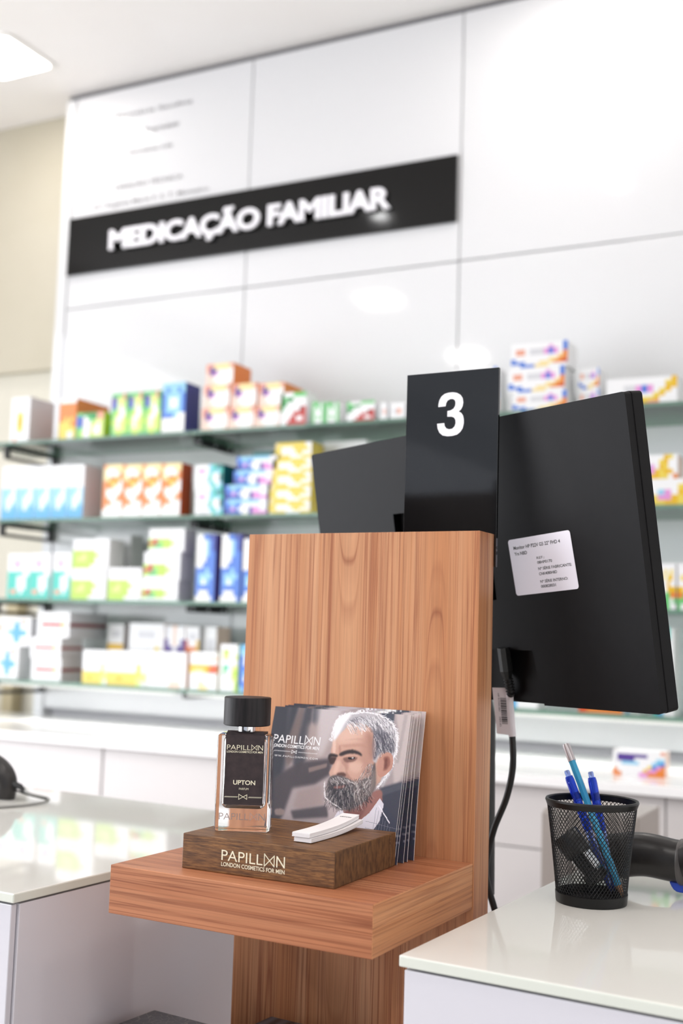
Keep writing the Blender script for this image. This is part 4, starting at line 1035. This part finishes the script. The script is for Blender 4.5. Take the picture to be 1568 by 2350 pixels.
b3 = B(); text_mesh(b3, 'HP 917445-001', 0, .018, 0, .0017, 0); text_mesh(b3, '2404 (C)', .0235, .0335, 0, .0017, 0)
for v in b3.verts:
    s_, h_ = v.co.x, v.co.z
    v.co = LP(K(-.4335+.0045*((s_+.006)/.0465)+h_*1.0, 1.1430, -.0545-s_))
mm = bpy.data.meshes.new('x'); b3.to_mesh(mm); b3.free(); bm.from_mesh(mm); bpy.data.meshes.remove(mm)
obj('barcode_print', bm, mat('black_ink'), tag_o)

# ---------------------------------------------------------------- pen cup
cc = (-.2805, 1.0915); RB, RT, HC = .0312, .0412, .0925
t = root('pen_cup', (cc[0], cc[1], CZ+.0002), 0, 'black wire mesh pen cup on the right counter', 'pen cup')
WIRE = mat('black_wire', '#0b0b0c', .38, spec=.35)
def R_(z): return RB+(RT-RB)*(z/HC)**1.15
bm = B(); lathe(bm, [(RB-.0006, .0002), (RB+.0008, .0), (RB+.0012, .002), (R_(.0095)+.0010, .0090), (R_(.0095)-.0002, .0096), (RB-.0006, .002)], 64, close=True)
obj('base_band', bm, WIRE, t, smooth=True)
bm = B(); lathe(bm, [(0, .0008), (RB-.0004, .0008), (RB-.0004, .0016), (0, .0016)], 48); obj('bottom_disc', bm, WIRE, t)
bm = B(); lathe(bm, [(RT-.0016, HC-.0062), (RT-.0002, HC-.0064), (RT+.0016, HC-.0016), (RT+.0010, HC), (RT-.0004, HC+.0002), (RT-.0016, HC-.0008)], 72, close=True)
obj('rim', bm, WIRE, t, smooth=True)
bm = B(); NSTR = 62; seg = 26; w_ = .00038
z0_, z1_ = .0075, HC-.004
for dr in (1, -1):
    for k in range(NSTR):
        prev = None
        for i in range(seg+1):
            q = i/seg; z = z0_+(z1_-z0_)*q; a = 2*PI*k/NSTR+dr*q*2*PI*.265; r = R_(z)+(.00012 if dr > 0 else -.00012)
            er = Vector((math.cos(a), math.sin(a), 0)); et = Vector((-math.sin(a), math.cos(a), 0)); c = er*r+Vector((0, 0, z))
            tv = (et*dr*R_(z)*2*PI*.265+Vector((0, 0, z1_-z0_))).normalized(); sd = tv.cross(er).normalized()
            ring = [bm.verts.new(c+er*w_), bm.verts.new(c+sd*w_), bm.verts.new(c-er*w_), bm.verts.new(c-sd*w_)]
            if prev:
                for j in range(4): bm.faces.new((prev[j], prev[(j+1) % 4], ring[(j+1) % 4], ring[j]))
            prev = ring
obj('wire_mesh', bm, WIRE, t)

def stick_root(name, Bp, Tp, label, cat, group=None):
    Bp, Tp = Vector(Bp), Vector(Tp); d = (Tp-Bp).normalized()
    q = d.to_track_quat('Z', 'X'); mw = Matrix.Translation(Bp) @ q.to_matrix().to_4x4()
    return root(name, None, label=label, cat=cat, group=group, mw=mw), (Tp-Bp).length
def ray_px(): pass
PENS = {'teal': ((-.2545, 1.1062, CZ+.0045), (-.3167, 1.1293, CZ+.1385)),
        'blue_l': ((-.2665, 1.1120, CZ+.0055), (-.3127, 1.1195, CZ+.1138)),
        'blue_r': ((-.2650, 1.1165, CZ+.0055), (-.2905, 1.1240, CZ+.1140))}
t, L = stick_root('pencil', *PENS['teal'], 'teal blue pencil with silver end standing in the pen cup', 'pencil')
TEAL = mat('teal_lacquer', '#3f9fc9', .3); SIL = mat('silver_paint', '#c3bcbf', .3, .6)
bm = B(); lathe(bm, [(0, 0), (.0008, .0), (.0034, .011), (0, .011)], 12); obj('sharpened_tip', bm, mat('raw_cedar', '#c08a62', .6), t)
bm = B(); lathe(bm, [(0, .011), (.0037, .011), (.0037, L-.018), (0, L-.018)], 6)
mq = t.matrix_world.to_3x3(); want = (r_*.93-f_*.30).normalized()
bm.normal_update(); sf = max(bm.faces, key=lambda f: (mq @ f.normal).dot(want))
for f in bm.faces: f.material_index = 1 if f is sf else 0
obj('barrel', bm, [TEAL, SIL], t)
bm = B(); lathe(bm, [(0, L-.018), (.0038, L-.018), (.0038, L-.003), (.0032, L-.0008), (0, L)], 24); obj('end_cap', bm, SIL, t, smooth=True)
BLU = mat('blue_translucent_plastic', '#2f55e0', .08, trans=.75, ior=1.3); CLR = mat('clear_blue_plastic', '#9db4f5', .06, trans=.9, ior=1.2)
for nm, lb in (('blue_l', 'translucent blue ballpoint pen left of the teal pencil'), ('blue_r', 'translucent blue ballpoint pen with clip right of the teal pencil')):
    t, L = stick_root('ballpoint_pen', *PENS[nm], lb, 'pen', 'blue pens in the cup')
    bm = B(); lathe(bm, [(0, 0), (.0012, .002), (.0034, .014), (.0036, L*.5), (0, L*.5)], 20); obj('grip', bm, CLR, t, smooth=True)
    bm = B(); lathe(bm, [(0, L*.5), (.0040, L*.5), (.0042, L*.92), (.0036, L*.95), (0, L*.95)], 20); obj('barrel', bm, BLU, t, smooth=True)
    bm = B(); lathe(bm, [(0, L*.95), (.0026, L*.95), (.0026, L*.99), (.002, L), (0, L)], 16); obj('push_button', bm, CLR, t, smooth=True)
    bm = B(); tube(bm, crom([(.0, -.0040, L*.93), (.001, -.0075, L*.90), (.001, -.0068, L*.82), (0, -.0046, L*.70)], 6), .0011, 8); obj('clip', bm, BLU, t, smooth=True)
    bm = B(); lathe(bm, [(0, .004), (.0012, .004), (.0012, L*.6), (0, L*.6)], 10); obj('ink_refill', bm, mat('dark_blue_ink', '#1a1f7a', .4), t)
# small black stamp lying in the cup
cst = Vector((-.2850, 1.0780, CZ+.0405)); dst = Vector((.52, .05, -.62)).normalized()
mw = Matrix.Translation(cst) @ dst.to_track_quat('Z', 'Y').to_matrix().to_4x4()
t = root('hand_stamp', None, label='small black self inking stamp lying in the pen cup', cat='stamp', mw=mw)
bm = B(); lathe(bm, [(0, -.027), (.0118, -.027), (.0125, -.025), (.0125, -.006), (.011, -.004), (0, -.004)], 36); obj('handle', bm, mat('stamp_black', '#222224', .3), t, smooth=True)
bm = B(); box(bm, -.0105, .0105, -.008, .008, -.004, .013, bev=.001); obj('window_body', bm, mat('stamp_white', '#e9e9ea', .2), t)
bm = B(); box(bm, -.0115, .0115, -.0090, .0090, .013, .024, bev=.002); box(bm, -.0125, -.0108, -.006, .006, -.006, .018, bev=.0005); box(bm, .0108, .0125, -.006, .006, -.006, .018, bev=.0005)
obj('base_frame', bm, mat('stamp_gloss_black', '#0e0e10', .1), t)

# ---------------------------------------------------------------- barcode scanners
SBL = mat('scanner_black', '#272423', .32, spec=.5)
def sc(u, v, z): return (u, v, z)
t = root('barcode_scanner', fr(CY, -.348, 1.150, -.2366), CY, 'black handheld barcode scanner with blue trigger behind the pen cup', 'barcode scanner')
# local axes: u to the right, v away, z up from the counter
bm = B(); tube(bm, crom([(-.035, .0, .012), (-.022, .0, .023), (.0, 0, .0305), (.025, 0, .0345), (.050, 0, .0325), (.062, 0, .0315)], 8), [.012, .019, .0215, .0210, .0205, .0200, .0200], 28, sy=.82)
obj('handle', bm, SBL, t, smooth=True)
bm = B(); tube(bm, [(.0585, 0, .0315), (.0605, 0, .0315), (.0640, 0, .0315), (.066, 0, .0315)], [.0203, .0218, .0218, .0205], 28, sy=.85); obj('collar', bm, mat('scanner_grey', '#5c5856', .35), t, smooth=True)
bm = B(); tube(bm, crom([(.064, 0, .031), (.085, 0, .036), (.115, 0, .045), (.150, 0, .052), (.165, 0, .054)], 6), [.020, .026, .031, .033, .030], 24, sy=1.05); obj('head', bm, SBL, t, smooth=True)
bm = B(); prism(bm, [(.0500, .0135), (.0660, .0135), (.0670, .0065), (.0650, .0040), (.0590, .0040), (.0555, .0050), (.0530, .0075)], -.0055, .0055)
bmesh.ops.bevel(bm, geom=bm.edges[:], offset=.001, segments=2, affect='EDGES'); tr_ = obj('trigger', bm, mat('blue_trigger', '#2f52c8', .3), t, smooth=True); tr_['label'] = 'blue trigger'
t = root('barcode_scanner', fr(CY, -1.215, 1.175, -.2366), CY, 'black handheld barcode scanner on the left counter at the left edge', 'barcode scanner')
bm = B(); tube(bm, crom([(-.14, -.02, .052), (-.10, -.01, .050), (-.05, 0, .044), (-.012, 0, .036), (.005, .0, .022), (.004, 0, .002)], 8), [.024, .026, .023, .021, .0195, .0175, .0165], 26, sy=.8); obj('body', bm, SBL, t, smooth=True)
bm = B(); tube(bm, [(.020, 0, .022), (.034, .0, .019), (.042, 0, .014)], [.0045, .004, .0022], 12); obj('cable_boot', bm, RUB, t, smooth=True)
bm = B(); tube(bm, crom([(.040, 0, .015), (.055, .0, .011), (.075, .01, .0065), (.080, .0, .0035), (.075, -.04, .0022), (.045, -.10, .0022), (-.02, -.16, .0022), (-.12, -.20, .0022)], 8), .0018, 10); obj('cable', bm, mat('grey_cable', '#8f8f8c', .5), t, smooth=True)
bm = B(); tube(bm, [(.020, 0, .0145), (.05, .004, .0085), (.076, .008, .0055)], .0014, 8); obj('cable_loop', bm, RUB, t, smooth=True)

# ---------------------------------------------------------------- dark gift boxes on the lower kiosk shelf
def gift(u, v, w, d, h, rz, m, label):
    t = root('gift_box', fr(KY, u, v, -.4788), KY+rz, label, 'box', 'dark gift boxes below the shelf')
    bm = B(); box(bm, .001, w-.001, .001, d-.001, 0, h-.022, bev=.001); obj('box_base', bm, mat('gift_box_black', '#17181b', .35), t)
    bm = B(); box(bm, 0, w, 0, d, h-.0235, h, bev=.0025, seg=3); obj('lid', bm, m, t, smooth=True)
CRK = mat('crackle_foil_black', '#35353a', .3)
b_ = CRK.node_tree.nodes['Principled BSDF']; tc = nd(CRK, 'ShaderNodeTexCoord'); vo = nd(CRK, 'ShaderNodeTexVoronoi', feature='DISTANCE_TO_EDGE'); vo.inputs['Scale'].default_value = 120
rp = nd(CRK, 'ShaderNodeValToRGB'); rp.color_ramp.elements[0].color = srgb('#8d8780'); rp.color_ramp.elements[1].color = srgb('#323238'); rp.color_ramp.elements[0].position = .0; rp.color_ramp.elements[1].position = .03
ln(CRK, tc.outputs['Object'], vo.inputs['Vector']); ln(CRK, vo.outputs['Distance'], rp.inputs[0]); ln(CRK, rp.outputs[0], b_.inputs['Base Color'])
MRB = mat('marbled_navy_card', '#23272e', .35)
b_ = MRB.node_tree.nodes['Principled BSDF']; tc = nd(MRB, 'ShaderNodeTexCoord'); wv = nd(MRB, 'ShaderNodeTexWave'); wv.inputs['Scale'].default_value = 22; wv.inputs['Distortion'].default_value = 9; wv.inputs['Detail Scale'].default_value = .8; wv.inputs['Detail'].default_value = 1
rp = nd(MRB, 'ShaderNodeValToRGB'); rp.color_ramp.elements[0].color = srgb('#1c1f25'); rp.color_ramp.elements[1].color = srgb('#515866')
ln(MRB, tc.outputs['Object'], wv.inputs['Vector']); ln(MRB, wv.outputs['Fac'], rp.inputs[0]); ln(MRB, rp.outputs[0], b_.inputs['Base Color'])
gift(-.7370, .898, .1150, .0850, .1008, math.radians(-4), CRK, 'black gift box with crackle patterned lid below the kiosk shelf at left')
gift(-.6100, .915, .1150, .0860, .1120, math.radians(-3), MRB, 'dark gift box with marbled lid below the kiosk shelf, right one')
